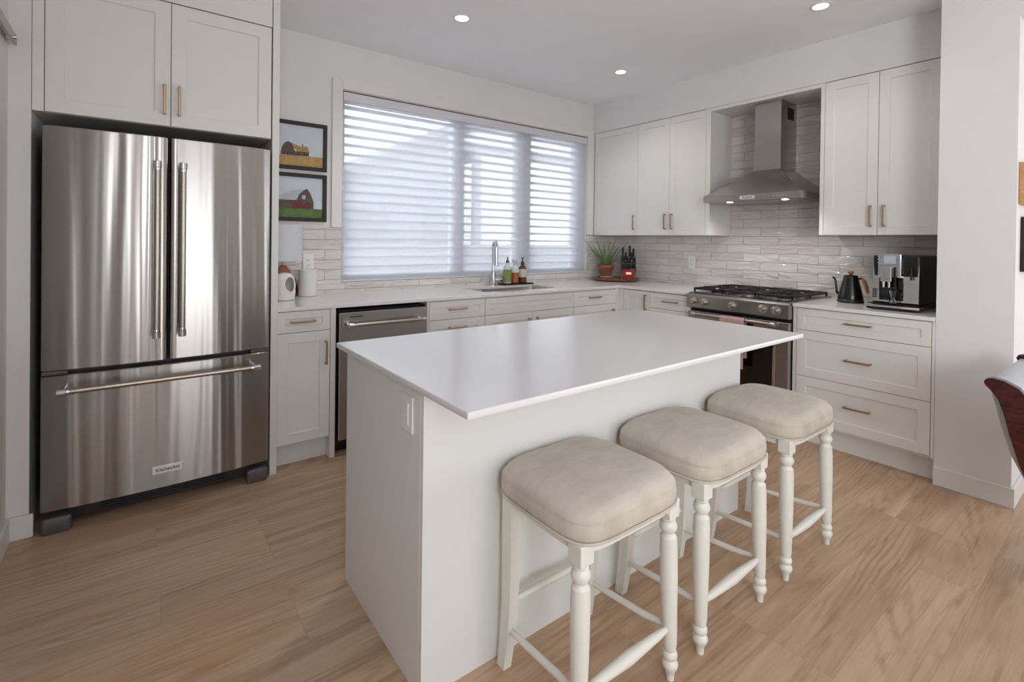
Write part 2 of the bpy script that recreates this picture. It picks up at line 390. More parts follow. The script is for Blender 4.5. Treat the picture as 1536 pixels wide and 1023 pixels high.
# window casing
b = MB(); T = facing_y(0); b.T = T
b.box((-3.008, 0, 1.385), (wx0, .018, 2.458), .003); b.box((wx1, 0, 1.374), (-.337, .018, 2.458), .003); b.box((wx0, 0, wz1), (wx1, .018, 2.458), .003)
struct(b.build('trim_1', 'trim'))
b = MB()
b.box((wx0, 0, wz0), (wx0+.004, .2, wz1)); b.box((wx1-.004, 0, wz0), (wx1, .2, wz1)); b.box((wx0, 0, wz0), (wx1, .2, wz0+.004)); b.box((wx0, 0, wz1-.004), (wx1, .2, wz1))
struct(b.build('trim_2', 'trim'))
# window
win = struct(bpy.data.objects.new('window_1', None)); COL.objects.link(win); ORG[win] = Vector((0, 0, 0))
b = MB(); gy0, gy1 = .10, .17
b.box((wx0+.004, gy0, wz0+.004), (wx0+.055, gy1, wz1-.004), .004); b.box((wx1-.095, gy0, wz0+.004), (wx1-.004, gy1, wz1-.004), .004)
b.box((wx0+.055, gy0, wz0+.004), (wx1-.095, gy1, wz0+.06), .004); b.box((wx0+.055, gy0, wz1-.06), (wx1-.095, gy1, wz1-.004), .004)
b.build('window_frame', 'vinyl', win)
for xa, xb in ((-1.955, -1.845), (-1.285, -1.095)):
    MB().box((xa, gy0-.005, wz0+.06), (xb, gy1-.002, wz1-.06), .004).build('mullion', 'vinyl', win)
for xa, xb in ((wx0+.055, -1.955), (-1.845, -1.285), (-1.095, wx1-.095)):
    MB().box((xa, .13, wz0+.06), (xb, .136, wz1-.06)).build('pane', 'glass', win)
# window of the room behind the camera
w2 = struct(bpy.data.objects.new('window_2', None)); COL.objects.link(w2); ORG[w2] = Vector((0, 0, 0))
b = MB()
for xa, xb, za, zb in ((-3.5, -3.45, .25, 2.45), (-2.65, -2.6, .25, 2.45), (-3.45, -2.65, .25, .31), (-3.45, -2.65, 2.39, 2.45), (-3.45, -2.65, 1.3, 1.35)):
    b.box((xa, YB-.1, za), (xb, YB-.03, zb))
b.build('window_frame', 'vinyl', w2)

for a_, c_ in (((-3.5, YB-.176, .25), (-2.6, YB-.152, 2.45)), ((.28, YB-.176, .25), (2.22, YB-.152, 2.45)), ((XL-.176, -6.48, 1.16), (XL-.152, -4.72, 2.42)), ((XR+.152, -6.4, .4), (XR+.176, -3.9, 2.4))):  # opaque panels added behind the area lamps to shut out sky light
    b = MB(); b.box(a_, c_)
    tag(b.build('sky_blocker_panel', 'headrail', loc=tuple((p+q)/2 for p, q in zip(a_, c_))), 'white panel added out of view to block sky light at a window opening', 'shade', 'added sky light blockers')
for x0, x1 in ((-3.95, -3.52), (-2.58, -2.1)):  # unseen curtains, added to streak the reflections in the refrigerator doors
    b = MB(); n = 40
    pts = [(x0+(x1-x0)*i/n, YB+.10+.035*math.sin(i*math.pi/3)) for i in range(n+1)]
    b.loops([[(x, y, z) for x, y in pts]+[(x, y+.008, z) for x, y in reversed(pts)] for z in (.03, 2.6)])
    tag(b.build('curtain', 'curtain', loc=((x0+x1)/2, YB+.1, .03)), 'tan curtain panel added out of view for streaks in the refrigerator reflections', 'curtain', 'curtains added for reflections')
# ---------------------------------------------------------------- outside
struct(MB().box((-30, .3, -.6), (30, 40, -.5)).build('ground_outside', 'lawn'))
h1 = thing('house', 'blue-grey neighbouring house with sloping roofline, dim through left of the blind', 'house', (-1.8, 5, -.5))
MB().prism([(-5.5, -.5), (1.5, -.5), (1.5, 3.15), (1.05, 3.6), (-5.5, .15)], 1, 5.6, 10).build('wall', 'siding', h1)
MB().prism([(-5.7, .1), (1.05, 3.72), (1.7, 3.07), (1.62, 2.97), (1.05, 3.56), (-5.7, -.05)], 1, 5.4, 10.2).build('roof', 'roof', h1)
b = MB(); b.box((-1.2, 5.55, .9), (-.3, 5.595, 1.9)); b.build('window', 'roof', h1)
h2 = thing('house', 'pale neighbouring house behind the right pane of the blind', 'house', (5.2, 8, -.5))
MB().box((4.0, 8, -.5), (9, 12, 4.6)).build('wall', 'siding2', h2)
MB().prism([(3.7, 4.6), (9.3, 4.6), (6.5, 6.4)], 1, 7.7, 12.3).build('roof', 'roof', h2)
fn = thing('pergola', 'grey pergola beam on posts outside, seen through the middle pane', 'pergola', (2.6, 5.2, -.5))
MB().box((1.1, 5.1, 3.12), (4.6, 5.3, 3.34)).build('beam', 'fence', fn)
for x in (1.55, 2.75, 4.35): MB().box((x-.08, 5.12, -.5), (x+.08, 5.28, 3.12)).build('post', 'fence', fn)
fe = MB()
for i in range(60): fe.box((-6+i*.2, 4.4, -.5), (-6+i*.2+.19, 4.42, 1.22+.0*(i % 2)))
tag(fe.build('fence', 'fence', loc=(0, 4.4, -.5)), 'grey board fence outside, low behind the blind', 'fence')

# ---------------------------------------------------------------- blind
bl = thing('window_blind', 'white sheer window blind with horizontal vanes across the wide window', 'blind', (-1.68, .03, wz0))
bx0, bx1 = wx0+.007, wx1-.007
MB().box((bx0, -.006, 2.312), (bx1, .085, wz1-.014), .004).build('headrail', 'headrail', bl)
MB().box((bx0+.003, .012, wz0+.006), (bx1-.003, .06, wz0+.020), .005).build('bottom_rail', 'headrail', bl)
b = MB()
for yy in (.010, .078):
    b.face([(bx0+.003, yy, wz0+.018), (bx1-.003, yy, wz0+.018), (bx1-.003, yy, 2.314), (bx0+.003, yy, 2.314)])
b.build('sheer_fabric', 'sheer', bl)
NV = 19; dz = (2.314-wz0-.02)/NV
for i in range(NV):
    zc = wz0+.02+dz*(i+.42)
    MB().prism([(.012, zc+.0075), (.030, zc+.0058), (.060, zc-.0042), (.076, zc-.0075), (.076, zc-.0083), (.060, zc-.0052), (.030, zc+.0048), (.012, zc+.0067)], 0, bx0+.004, bx1-.004).build('vane', 'blindw', bl)

# ---------------------------------------------------------------- cabinetry helpers
def front(T, u0, u1, z0, z1, name, par, fw=.057, t=.019, d0=0.0):
    b = MB(T); c = .0016; r = .0075
    u0, u1 = min(u0, u1), max(u0, u1)
    b.rings([(u0, u1, z0, z1, d0), (u0, u1, z0, z1, d0+t-c), (u0+c, u1-c, z0+c, z1-c, d0+t), (u0+fw, u1-fw, z0+fw, z1-fw, d0+t), (u0+fw+.003, u1-fw-.003, z0+fw+.003, z1-fw-.003, d0+t-r)])
    return b.build(name, 'cab', par)
def handle(T, u, z, L, par, vert=False, d0=.019, mat='brass'):
    b = MB(T); w = .0055; so = .030
    if vert:
        b.box((u-w, d0+so-.010, z-L/2), (u+w, d0+so, z+L/2), .0025)
        for s in (-1, 1): b.box((u-w*.95, d0-.002, z+s*(L/2-.007)-.006), (u+w*.95, d0+so-.003, z+s*(L/2-.007)+.006), .002)
    else:
        b.box((u-L/2, d0+so-.010, z-w), (u+L/2, d0+so, z+w), .0025)
        for s in (-1, 1): b.box((u+s*(L/2-.007)-.006, d0-.002, z-w*.95), (u+s*(L/2-.007)+.006, d0+so-.003, z+w*.95), .002)
    o = b.build('handle', mat, par); return o
CT, CB = .915, .893    # worktop top and underside
# ----- window run (face at y=-.621, doors out to -.640)
TW = facing_y(-.621)
def carcass(T, u0, u1, depth, z0, z1, par, name='carcass', mat='cab'):
    return MB(T).box((u0, -depth, z0), (u1, 0, z1)).build(name, mat, par)
g = 'base cabinets under the window worktop'
c = thing('base_cabinet', 'narrow white base cabinet with one drawer and door, beside the refrigerator', 'cabinet', (-3.34, -.3, 0), g)
carcass(TW, -3.489, -3.197, .60, .13, CB-.001, c)
MB(TW).box((-3.489, -.6, 0), (-3.197, -.05, .13)).build('toe_kick', 'cab', c)
MB(TW).box((-3.196, -.6, 0), (-3.166, .019, CB-.001), .001).build('side_panel', 'cab', c)
d = front(TW, -3.486, -3.199, .768, .888, 'drawer', c, .042); handle(TW, -3.352, .830, .136, d)
d = front(TW, -3.486, -3.199, .136, .765, 'door', c); handle(TW, -3.224, .636, .140, d, True)
c = thing('base_cabinet', 'white three-drawer base cabinet right of the dishwasher', 'cabinet', (-2.32, -.3, 0), g)
carcass(TW, -2.564, -2.097, .60, .13, CB-.001, c)
MB(TW).box((-2.564, -.6, 0), (-2.097, -.05, .13)).build('toe_kick', 'cab', c)
MB(TW).box((-2.565, 0, 0), (-2.550, .019, CB-.001), .001).build('side_panel', 'cab', c)
for z0, z1, hz in ((.758, .884, .827), (.452, .755, .700), (.136, .449, .40)):
    d = front(TW, -2.547, -2.099, z0, z1, 'drawer', c, .042 if z0 > .7 else .057); handle(TW, -2.330, hz, .140, d)
c = thing('base_cabinet', 'wide white sink base cabinet with a blank panel over two doors', 'cabinet', (-1.65, -.3, 0), g)
b = MB(TW); b.box((-2.096, -.6, .13), (-2.078, 0, CB-.001)); b.box((-1.22, -.6, .13), (-1.204, 0, CB-.001)); b.box((-2.078, -.6, .13), (-1.22, 0, .15)); b.box((-2.078, -.6, .15), (-1.22, -.585, CB-.001)); b.box((-2.078, -.018, .15), (-1.22, 0, CB-.001))
b.build('carcass', 'cab', c)
MB(TW).box((-2.096, -.6, 0), (-1.204, -.05, .13)).build('toe_kick', 'cab', c)
front(TW, -2.095, -1.206, .758, .882, 'false_front', c, .042)
for u0, u1, hu in ((-2.095, -1.652, -1.690), (-1.649, -1.206, -1.611)):
    d = front(TW, u0, u1, .136, .755, 'door', c); handle(TW, hu, .640, .140, d, True)
c = thing('base_cabinet', 'white base cabinet left of the corner, drawer with brass handle over a door', 'cabinet', (-.93, -.3, 0), g)
carcass(TW, -1.203, -.672, .60, .13, CB-.001, c)
MB(TW).box((-1.203, -.6, 0), (-.672, -.05, .13)).build('toe_kick', 'cab', c)
d = front(TW, -1.202, -.690, .758, .880, 'drawer', c, .042); handle(TW, -.960, .825, .140, d)
d = front(TW, -1.202, -.690, .136, .755, 'door', c); handle(TW, -.73, .640, .140, d, True)
# ----- range run (face at x=-.621)
TR = facing_x(-.621)
g = 'base cabinets along the range wall'
MB().box((-.688, -.638, .13), (-.639, -.6215, CB-.001)).build('corner_filler', 'cab', c)
c = thing('base_cabinet', 'white corner base cabinet with one door and an upright handle', 'cabinet', (-.3, -.8, 0), g)
carcass(TR, -.9755, -.672, .60, .13, CB-.001, c)
MB(TR).box((-.9755, -.6, 0), (-.672, -.05, .13)).build('toe_kick', 'cab', c)
MB().box((-.638, -.687, .13), (-.6215, -.6225, CB-.001)).build('corner_filler', 'cab', c)
d = front(TR, -.972, -.690, .136, .884, 'door', c); handle(TR, -.941, .790, .135, d, True)
c = thing('base_cabinet', 'white drawer base cabinet left of the range', 'cabinet', (-.3, -1.18, 0), g)
carcass(TR, -1.376, -.9765, .60, .13, CB-.001, c)
MB(TR).box((-1.376, -.6, 0), (-.9765, -.05, .13)).build('toe_kick', 'cab', c)
for z0, z1, hz in ((.754, .884, .820), (.452, .751, .70), (.136, .449, .40)):
    d = front(TR, -1.372, -.9765, z0, z1, 'drawer', c, .042 if z0 > .7 else .057); handle(TR, -1.19, hz, .140, d)
c = thing('base_cabinet', 'wide white three-drawer base cabinet right of the range', 'cabinet', (-.3, -2.5, 0), g)
carcass(TR, -2.892, -2.170, .60, .13, CB-.001, c)
MB(TR).box((-2.892, -.6, 0), (-2.170, -.05, .13)).build('toe_kick', 'cab', c)
MB(TR).box((-2.169, -.6, 0), (-2.148, .019, CB-.001), .001).build('side_panel', 'cab', c)
MB(TR).box((-2.892, 0, .135), (-2.879, .017, CB-.002)).build('filler_strip', 'cab', c)
for z0, z1, hz in ((.747, .887, .820), (.446, .744, .594), (.147, .443, .306)):
    d = front(TR, -2.876, -2.171, z0, z1, 'drawer', c, .045 if z0 > .7 else .057); handle(TR, -2.528, hz, .142, d)
# ----- uppers (face at x=-.316, doors to -.335)
TU = facing_x(-.316)
UZ0, UZ1 = 1.372, 2.428
g = 'upper cabinets on the range wall'
def upper(label, y0, y1, doors, c, side=None):
    c = thing('upper_cabinet', label, 'cabinet', (-.16, (y0+y1)/2, UZ0), g)
    MB(TU).box((y1, -.303, UZ0), (y0, 0, UZ1)).build('carcass', 'cab', c)
    for a, e, hu in doors:
        d = front(TU, a, e, UZ0+.001, UZ1-.003, 'door', c); handle(TU, hu, 1.495, .140, d, True)
    return c
upper('single-door white upper cabinet in the corner beside the window', -.013, -.582, [(-.020, -.580, -.548)], None)
c = upper('two-door white upper cabinet left of the range hood', -.583, -1.298, [(-.583, -.936, -.902), (-.939, -1.296, -.973)], None)
MB(TU).box((-1.339, -.303, UZ0), (-1.299, .019, UZ1), .001).build('side_panel', 'cab', c)
c = upper('two-door white upper cabinet right of the range hood', -2.204, -2.892, [(-2.205, -2.520, -2.486), (-2.523, -2.84, -2.560)], None)
MB(TU).box((-2.203, -.303, UZ0), (-2.178, .019, UZ1), .001).build('side_panel', 'cab', c)
MB(TU).box((-2.892, 0, UZ0), (-2.843, .017, UZ1-.003)).build('filler_strip', 'cab', c)
tag(MB().box((-.335, -2.177, 2.402), (-.001, -1.340, 2.428), .001).build('soffit_panel', 'cab', loc=(-.17, -1.76, 2.402)), 'white horizontal panel closing the alcove above the range hood', 'panel')
# ----- refrigerator surround
YF = -.667
TF = facing_y(YF+.019)
c = thing('upper_cabinet', 'deep two-door white cabinet over the refrigerator', 'cabinet', (-3.98, -.33, 1.846))
MB(TF).box((-4.472, -.64, 1.846), (-3.530, 0, 2.452)).build('carcass', 'cab', c)
MB(TF).box((-4.472, 0, 1.846), (-4.435, .017, CH-.001)).build('filler_strip', 'cab', c)
MB(TF).box((-4.433, -.05, 2.455), (-3.530, .019, CH-.001), .001).build('top_panel', 'cab', c)
for u0, u1, hu in ((-4.432, -3.983, -4.007), (-3.980, -3.533, -3.948)):
    d = front(TF, u0, u1, 1.847, 2.449, 'door', c, .062); handle(TF, hu, 1.972, .145, d, True)
tag(MB().box((-3.526, YF, 0), (-3.491, -.001, CH-.001), .001).build('side_panel', 'cab', loc=(-3.508, -.33, 0)), 'tall white end panel right of the refrigerator', 'panel')

# ---------------------------------------------------------------- refrigerator
fr = thing('refrigerator', 'stainless steel french door refrigerator with bottom freezer drawer', 'refrigerator', (-3.988, -.38, 0))
FX0, FX1 = -4.438, -3.539
MB().box((FX0+.006, -.640, .035), (FX1-.006, -.03, 1.775), .004).build('body', 'dkgrey', fr)
def bow(x):
    t = (x-FX0)/(FX1-FX0); return -.703-.026*(1-(2*t-1)**2)
def fdoor(name, x0, x1, z0, z1):
    b = MB(); n = 14; L = []
    def pt(i): return x0+(x1-x0)*i/n
    outline = [(x0, -.645), (x1, -.645)]
    fr_ = []
    for i in range(n, -1, -1):
        x = pt(i); y = bow(x)
        if i == n: fr_ += [(x, y+.012), (x-.0035, y+.0035), (x-.012, y)]
        elif i == 0: fr_ += [(x+.012, y), (x+.0035, y+.0035), (x, y+.012)]
        else: fr_.append((x, y))
    o = outline+fr_
    def inset(k):
        cx, cy = (x0+x1)/2, -.68
        return [(cx+(x-cx)*(1-k/((x1-x0)/2)), y+(k if y < -.66 else 0)) for x, y in o]
    b.loops([[(x, y, z0) for x, y in inset(.004)], [(x, y, z0+.004) for x, y in o], [(x, y, z1-.004) for x, y in o], [(x, y, z1) for x, y in inset(.004)]])
    return b.build(name, 'steel', fr)
def bar_handle(p0, p1, out, par, r=.0125):
    p0, p1, out = Vector(p0), Vector(p1), Vector(out); ax = (p1-p0).normalized()
    h = MB().cyl(p0, p1, r, n=18).build('handle', 'nickel', par)
    for p, s in ((p0, 1), (p1, -1)):
        b = MB(); b.tube([p-ax*s*.006, p-ax*s*.004, p+ax*s*.024, p+ax*s*.026, p+ax*s*.036], [r*1.0, r*1.28, r*1.28, r*1.05, r*1.02], 18)
        b.cyl(p+ax*s*.012, p+ax*s*.012-out, r*.85, n=14)
        b.build('end_cap', 'chrome', h)
    return h
dl = fdoor('door', FX0, -3.992, .712, 1.782); dr = fdoor('door', -3.984, FX1, .712, 1.782)
fz = fdoor('freezer_drawer', FX0, FX1, .098, .692)
for x, d in ((-4.036, dl), (-3.936, dr)): bar_handle((x, -.795, .837), (x, -.795, 1.652), (0, -.075, 0), d)
bar_handle((-4.372, -.785, .634), (-3.602, -.785, .634), (0, -.085, 0), fz)
pl = MB().box((-4.046, bow(-3.985)-.0035, .170), (-3.926, bow(-3.985)+.004, .206), .001).build('name_plate', 'plate', fz)
text('lettering', 'KitchenAid', .021, 'ink', pl, axes((1, 0, 0), (0, 0, 1), (0, -1, 0), (-3.986, bow(-3.985)-.0042, .188)))
b = MB()
b.box((FX0+.09, -.660, .030), (FX1-.09, -.640, .093))
for k in range(4): b.box((FX0+.20, -.668, .042+k*.012), (FX1-.2, -.658, .047+k*.012))
b.build('grille', 'black', fr)
for xa, xb in ((FX0+.004, FX0+.105), (FX1-.105, FX1-.004)):
    MB().box((xa, -.715, 0.0), (xb, -.56, .072), .012).build('foot', 'dkgrey', fr)
for xa, xb in ((FX0+.003, FX0+.09), (FX1-.09, FX1-.003)):
    MB().box((xa, -.700, .693), (xb, -.62, .711), .003).build('hinge_cover', 'dkgrey', fr)

# ---------------------------------------------------------------- dishwasher
dw = thing('dishwasher', 'stainless steel dishwasher with bar handle under the worktop', 'dishwasher', (-2.865, -.33, 0))
MB().box((-3.160, -.615, .09), (-2.568, -.04, .872)).build('tub', 'void', dw)
MB().box((-3.160, -.560, 0), (-2.568, -.50, .09)).build('kick_plate', 'black', dw)
dd = MB().box((-3.152, -.662, .098), (-2.574, -.616, .862), .004).build('door', 'steelv', dw)
bar_handle((-3.105, -.712, .790), (-2.612, -.712, .790), (0, -.055, 0), dd, .011)
MB().box((-3.092, -.6635, .831), (-3.010, -.660, .837)).build('vent_slot', 'black', dd)

# ---------------------------------------------------------------- worktops
def slab(name, xs, ys, skip, z0, z1, mat, loc, bev=.002):
    b = MB(); vv = {}
    def vert(i, j):
        if (i, j) not in vv: vv[i, j] = b.bm.verts.new((xs[i], ys[j], z1))
        return vv[i, j]
    for i in range(len(xs)-1):
        for j in range(len(ys)-1):
            if (i, j) in skip: continue
            b.f([vert(i, j), vert(i+1, j), vert(i+1, j+1), vert(i, j+1)])
    ex = bmesh.ops.extrude_face_region(b.bm, geom=b.bm.faces[:])
    for w in [e for e in ex['geom'] if isinstance(e, bmesh.types.BMVert)]: w.co.z = z0
    bmesh.ops.recalc_face_normals(b.bm, faces=b.bm.faces[:])
    es = [e for e in b.bm.edges if len(e.link_faces) == 2 and e.calc_face_angle(0) > 1.0]
    bmesh.ops.bevel(b.bm, geom=es, offset=bev, segments=2, profile=.5, affect='EDGES')
    return b.build(name, mat, loc=loc)
SKX0, SKX1, SKM0, SKM1, SKY0, SKY1 = -2.015, -1.275, -1.815, -1.785, -.53, -.165
# sink cut-out is one opening over both bowls
tag(slab('worktop', [-3.489, SKX0, SKX1, -.656, -.0125], [-1.379, -.656, SKY0, SKY1, -.0125], {(0, 0), (1, 0), (2, 0), (1, 2)}, CB, CT, 'quartz', (-1.7, -.3, CB)), 'white quartz L-shaped worktop under the window with sink cut-out', 'worktop')
tag(slab('worktop', [-.656, -.0125], [-2.892, -2.148], set(), CB, CT, 'quartz', (-.33, -2.5, CB)), 'short white quartz worktop right of the range under kettle and coffee machine', 'worktop')

# ---------------------------------------------------------------- sink and faucet
sk = thing('sink', 'stainless steel double bowl undermount sink', 'sink', (-1.64, -.35, .72))
def bowl(x0, x1, y0, y1, dep):
    b = MB(); zt = CB-.001; w = .012
    def rr(x0, x1, y0, y1, z, r=.03):
        o = []
        for cx, cy, a in ((x1-r, y0+r, -90), (x1-r, y1-r, 0), (x0+r, y1-r, 90), (x0+r, y0+r, 180)):
            for k in range(5): t = math.radians(a+k*22.5); o.append((cx+r*math.cos(t), cy+r*math.sin(t), z))
        return o
    b.loops([rr(x0-.006, x1+.006, y0-.006, y1+.006, zt), rr(x0, x1, y0, y1, zt), rr(x0+.002, x1-.002, y0+.002, y1-.002, zt-dep+.03), rr(x0+.02, x1-.02, y0+.02, y1-.02, zt-dep)], cap0=False)
    b.loops([rr(x0-.006, x1+.006, y0-.006, y1+.006, zt), rr(x0-.006, x1+.006, y0-.006, y1+.006, zt-dep-.004)], cap0=False)
    o = b.build('bowl', 'sinksteel', sk)
    MB().lathe(((x0+x1)/2, (y0+y1)/2, zt-dep), [(.04, .0005), (.04, .004), (.03, .005), (.02, .002)], 20).build('drain', 'chrome', o)
bowl(SKX0, SKM0, SKY0, SKY1, .17); bowl(SKM1, SKX1, SKY0, SKY1, .19)
fa = thing('faucet', 'tall chrome pull-down faucet behind the sink', 'faucet', (-1.655, -.095, CT))
fx, fy = -1.655, -.095
MB().lathe((fx, fy, CT), [(.027, 0), (.027, .012), (.024, .016), (.022, .12), (.018, .125)], 24).build('base', 'chrome', fa)
dx, dy = -.30, -.95; rad = .045; top = 1.256
pts = [(fx, fy, CT+.12), (fx, fy, 1.1), (fx, fy, top)]
for k in range(1, 13):
    a = math.pi*k/12; pts.append((fx+dx*rad*(1-math.cos(a)), fy+dy*rad*(1-math.cos(a)), top+rad*math.sin(a)))
MB().tube(pts, .0125, 16).build('neck', 'chrome', fa)
ex, ey = fx+dx*2*rad, fy+dy*2*rad
MB().tube([(ex, ey, top+.003), (ex, ey, top-.01), (ex, ey, 1.14), (ex, ey, 1.095), (ex, ey, 1.09)], [.0125, .0155, .0165, .0175, .014], 18).build('spray_head', 'chrome', fa)
b = MB(); b.cyl((fx, fy, .965), (fx+.065, fy-.01, .965), .015); b.cyl((fx+.065, fy-.01, .965), (fx+.082, fy-.012, .965), .018)
lv = b.build('valve', 'chrome', fa)
MB().tube([(fx+.072, fy-.011, .975), (fx+.082, fy-.02, 1.055)], [.006, .0045], 10).build('lever', 'chrome', lv)

# ---------------------------------------------------------------- soap set
tr = tag(MB().box((-1.570, -.165, CT+.001), (-1.255, -.045, CT+.014), .004).build('soap_tray', 'black', loc=(-1.41, -.10, CT+.001)), 'small black tray behind the sink holding three soap bottles', 'tray')
zt = CT+.015
def bottle(label, cat, x, y):
    return thing('soap_bottle', label, cat, (x, y, zt))
o = bottle('clear bottle with green label and grey pump, leftmost on the sink tray', 'bottle', -1.507, -.105)
MB().lathe((-1.507, -.105, zt), [(.032, 0), (.036, .004), (.036, .125), (.033, .15), (.018, .170), (.013, .174), (.013, .182)], 24).build('bottle_body', 'bottlew', o)
MB().lathe((-1.507, -.105, zt), [(.0365, .012), (.0365, .122)], 24, cap=False).build('label_wrap', 'green', o)
b = MB(); b.lathe((-1.507, -.105, zt), [(.016, .180), (.016, .200), (.010, .203), (.006, .206), (.005, .222), (.009, .223), (.009, .230)], 16); b.tube([(-1.507, -.105, zt+.227), (-1.530, -.125, zt+.227)], .004, 8)
b.build('pump', 'pumpg', o)
o = thing('spray_bottle', 'spray bottle of orange cleaner with white trigger, middle of the sink tray', 'bottle', (-1.425, -.105, zt))
b = MB(); b.lathe((-1.425, -.105, zt), [(.030, 0), (.034, .004), (.034, .092)], 24); b.build('cleaner', 'orange', o)
b = MB(); b.lathe((-1.425, -.105, zt), [(.0342, .0925), (.034, .128), (.022, .150), (.013, .158), (.013, .166)], 24); b.build('bottle_body', 'bottlew', o)
b = MB(); b.lathe((-1.425, -.105, zt), [(.016, .162), (.016, .182), (.014, .184)], 16); b.box((-1.455, -.118, zt+.184), (-1.395, -.092, zt+.210), .006); b.box((-1.395, -.111, zt+.194), (-1.380, -.099, zt+.206), .003)
b.tube([(-1.405, -.105, zt+.186), (-1.396, -.105, zt+.165), (-1.398, -.105, zt+.150)], [.006, .005, .004], 8)
b.build('trigger', 'cream', o)
o = bottle('brown amber bottle with cream label and dark pump, rightmost on the sink tray', 'bottle', -1.340, -.105)
MB().lathe((-1.340, -.105, zt), [(.034, 0), (.038, .004), (.038, .118), (.034, .138), (.016, .152), (.014, .156), (.014, .164)], 24).build('bottle_body', 'amber', o)
MB().lathe((-1.340, -.105, zt), [(.0385, .050), (.0385, .122)], 24, cap=False).build('label_wrap', 'cream', o)
b = MB(); b.lathe((-1.340, -.105, zt), [(.017, .160), (.017, .184), (.011, .188), (.006, .190), (.005, .215), (.009, .216), (.009, .224)], 16); b.tube([(-1.340, -.105, zt+.221), (-1.362, -.128, zt+.219)], .004, 8)
b.build('pump', 'black', o)

# ---------------------------------------------------------------- range
rg = thing('gas_range', 'stainless steel slide-in gas range with black grates and front knobs', 'range', (-.35, -1.765, 0))
RY0, RY1 = -2.1445, -1.3835
MB().box((-.640, RY0+.003, .05), (-.03, RY1-.003, .905)).build('body', 'void', rg)
MB().box((-.600, RY0+.02, 0), (-.08, RY1-.02, .05)).build('plinth', 'black', rg)
b = MB(); b.prism([(-.655, .9255), (-.698, .912), (-.704, .902), (-.704, .815), (-.694, .806), (-.636, .806), (-.636, .9255)], 1, RY0, RY1)
cp = b.build('control_panel', 'steelv', rg)
MB().box((-.638, RY0, .906), (-.013, RY1, .9255), .003).build('cooktop', 'steelv', rg)
for y in (-1.447, -1.537, -1.757, -1.976, -2.066):
    b = MB(); b.tube([(-.703, y, .860), (-.708, y, .860), (-.709, y, .860)], [.029, .029, .026], 24)
    kb = b.build('knob', 'chrome', cp)
    b = MB(); b.tube([(-.708, y, .860), (-.712, y, .860), (-.742, y, .860), (-.745, y, .860)], [.0205, .0225, .020, .018], 24)
    b.box((-.749, y-.004, .842), (-.738, y+.004, .878), .002); b.build('grip', 'nickel', kb)
od = MB().box((-.690, RY0+.002, .175), (-.642, RY1-.002, .783), .004).build('oven_door', 'steelv', rg)
MB().box((-.6925, RY0+.105, .255), (-.6895, RY1-.105, .675), .001).build('oven_window', 'blackgl', od)
MB().box((-.6935, RY0+.088, .245), (-.6885, RY0+.104, .685), .001).build('window_trim', 'chrome', od)
MB().box((-.6935, RY1-.104, .245), (-.6885, RY1-.088, .685), .001).build('window_trim', 'chrome', od)
bar_handle((-.742, -2.075, .768), (-.742, -1.455, .768), (-.055, 0, 0), od, .012)
MB().box((-.685, RY0+.002, .055), (-.642, RY1-.002, .168), .004).build('warming_drawer', 'steelv', rg)
gw = (RY1-RY0)/3
for k in range(3):
    ya, yb = RY0+k*gw+.006, RY0+(k+1)*gw-.006; xa, xb = -.625, -.060; z0, z1 = .9265, .958
    b = MB(); w = .0065
    for y in (ya+w, yb-w): b.box((xa, y-w, z1-.017), (xb, y+w, z1), .003)
    for x in (xa+w, xb-w, (xa+xb)/2): b.box((x-w, ya, z1-.017), (x+w, yb, z1), .003)
    for x in (xa+w, (xa+xb)/2, xb-w):
        for y in (ya+w, yb-w): b.box((x-w, y-w, z0), (x+w, y+w, z1-.012), .002)
    yc = (ya+yb)/2
    for xc in (xa+.14, xb-.14):
        b.box((xc-.115, yc-.005, z1-.013), (xc-.035, yc+.005, z1+.004), .002); b.box((xc+.035, yc-.005, z1-.013), (xc+.115, yc+.005, z1+.004), .002)
        for s in (-1, 1):
            b.box((xc-.005, yc+s*.035, z1-.013), (xc+.005, yc+s*(gw/2-.012), z1+.004), .002)
            for dx_ in (-.07, .07): b.box((xc+dx_-.004, yc+s*.05, z1-.013), (xc+dx_+.004, yc+s*(gw/2-.012), z1+.002), .002)
    b.build('grate', 'iron', rg)
for x, y, r in ((-.485, -1.51, .042), (-.20, -1.51, .034), (-.345, -1.764, .05), (-.485, -2.018, .036), (-.20, -2.018, .042)):
    MB().lathe((x, y, .926), [(r*1.15, 0), (r*1.15, .006), (r, .007), (r, .014), (r*.9, .017), (0.004, .018)], 24).build('burner', 'black', rg)
# towel over the oven handle
b = MB(); ya, yb = -1.872, -1.690; n = 8
prof = [(-.714, .50)]+[(-.7175, .60), (-.720, .70), (-.7255, .768)]+[(-.742-.0165*math.cos(math.radians(180-t)), .768+.0165*math.sin(math.radians(t))) for t in range(20, 181, 20)]+[(-.760, .70), (-.762, .60), (-.760, .43)]
L = []
for i in range(n+1):
    t = i/n; y = ya+(yb-ya)*t; wv_ = .003*math.sin(t*math.pi*5)
    L.append([(x-(wv_ if z < .72 else 0), y, z) for x, z in prof]+[(x-(wv_ if z < .72 else 0)+(.003 if x < -.742 else -.003)*(-1 if z > .768 else -1), y, z-(.003 if z > .768 else 0)) for x, z in reversed(prof)])
b.loops(L); tag(b.build('tea_towel', 'pink', loc=(-.742, -1.78, .43)), 'dusty pink tea towel folded over the oven door handle', 'towel')

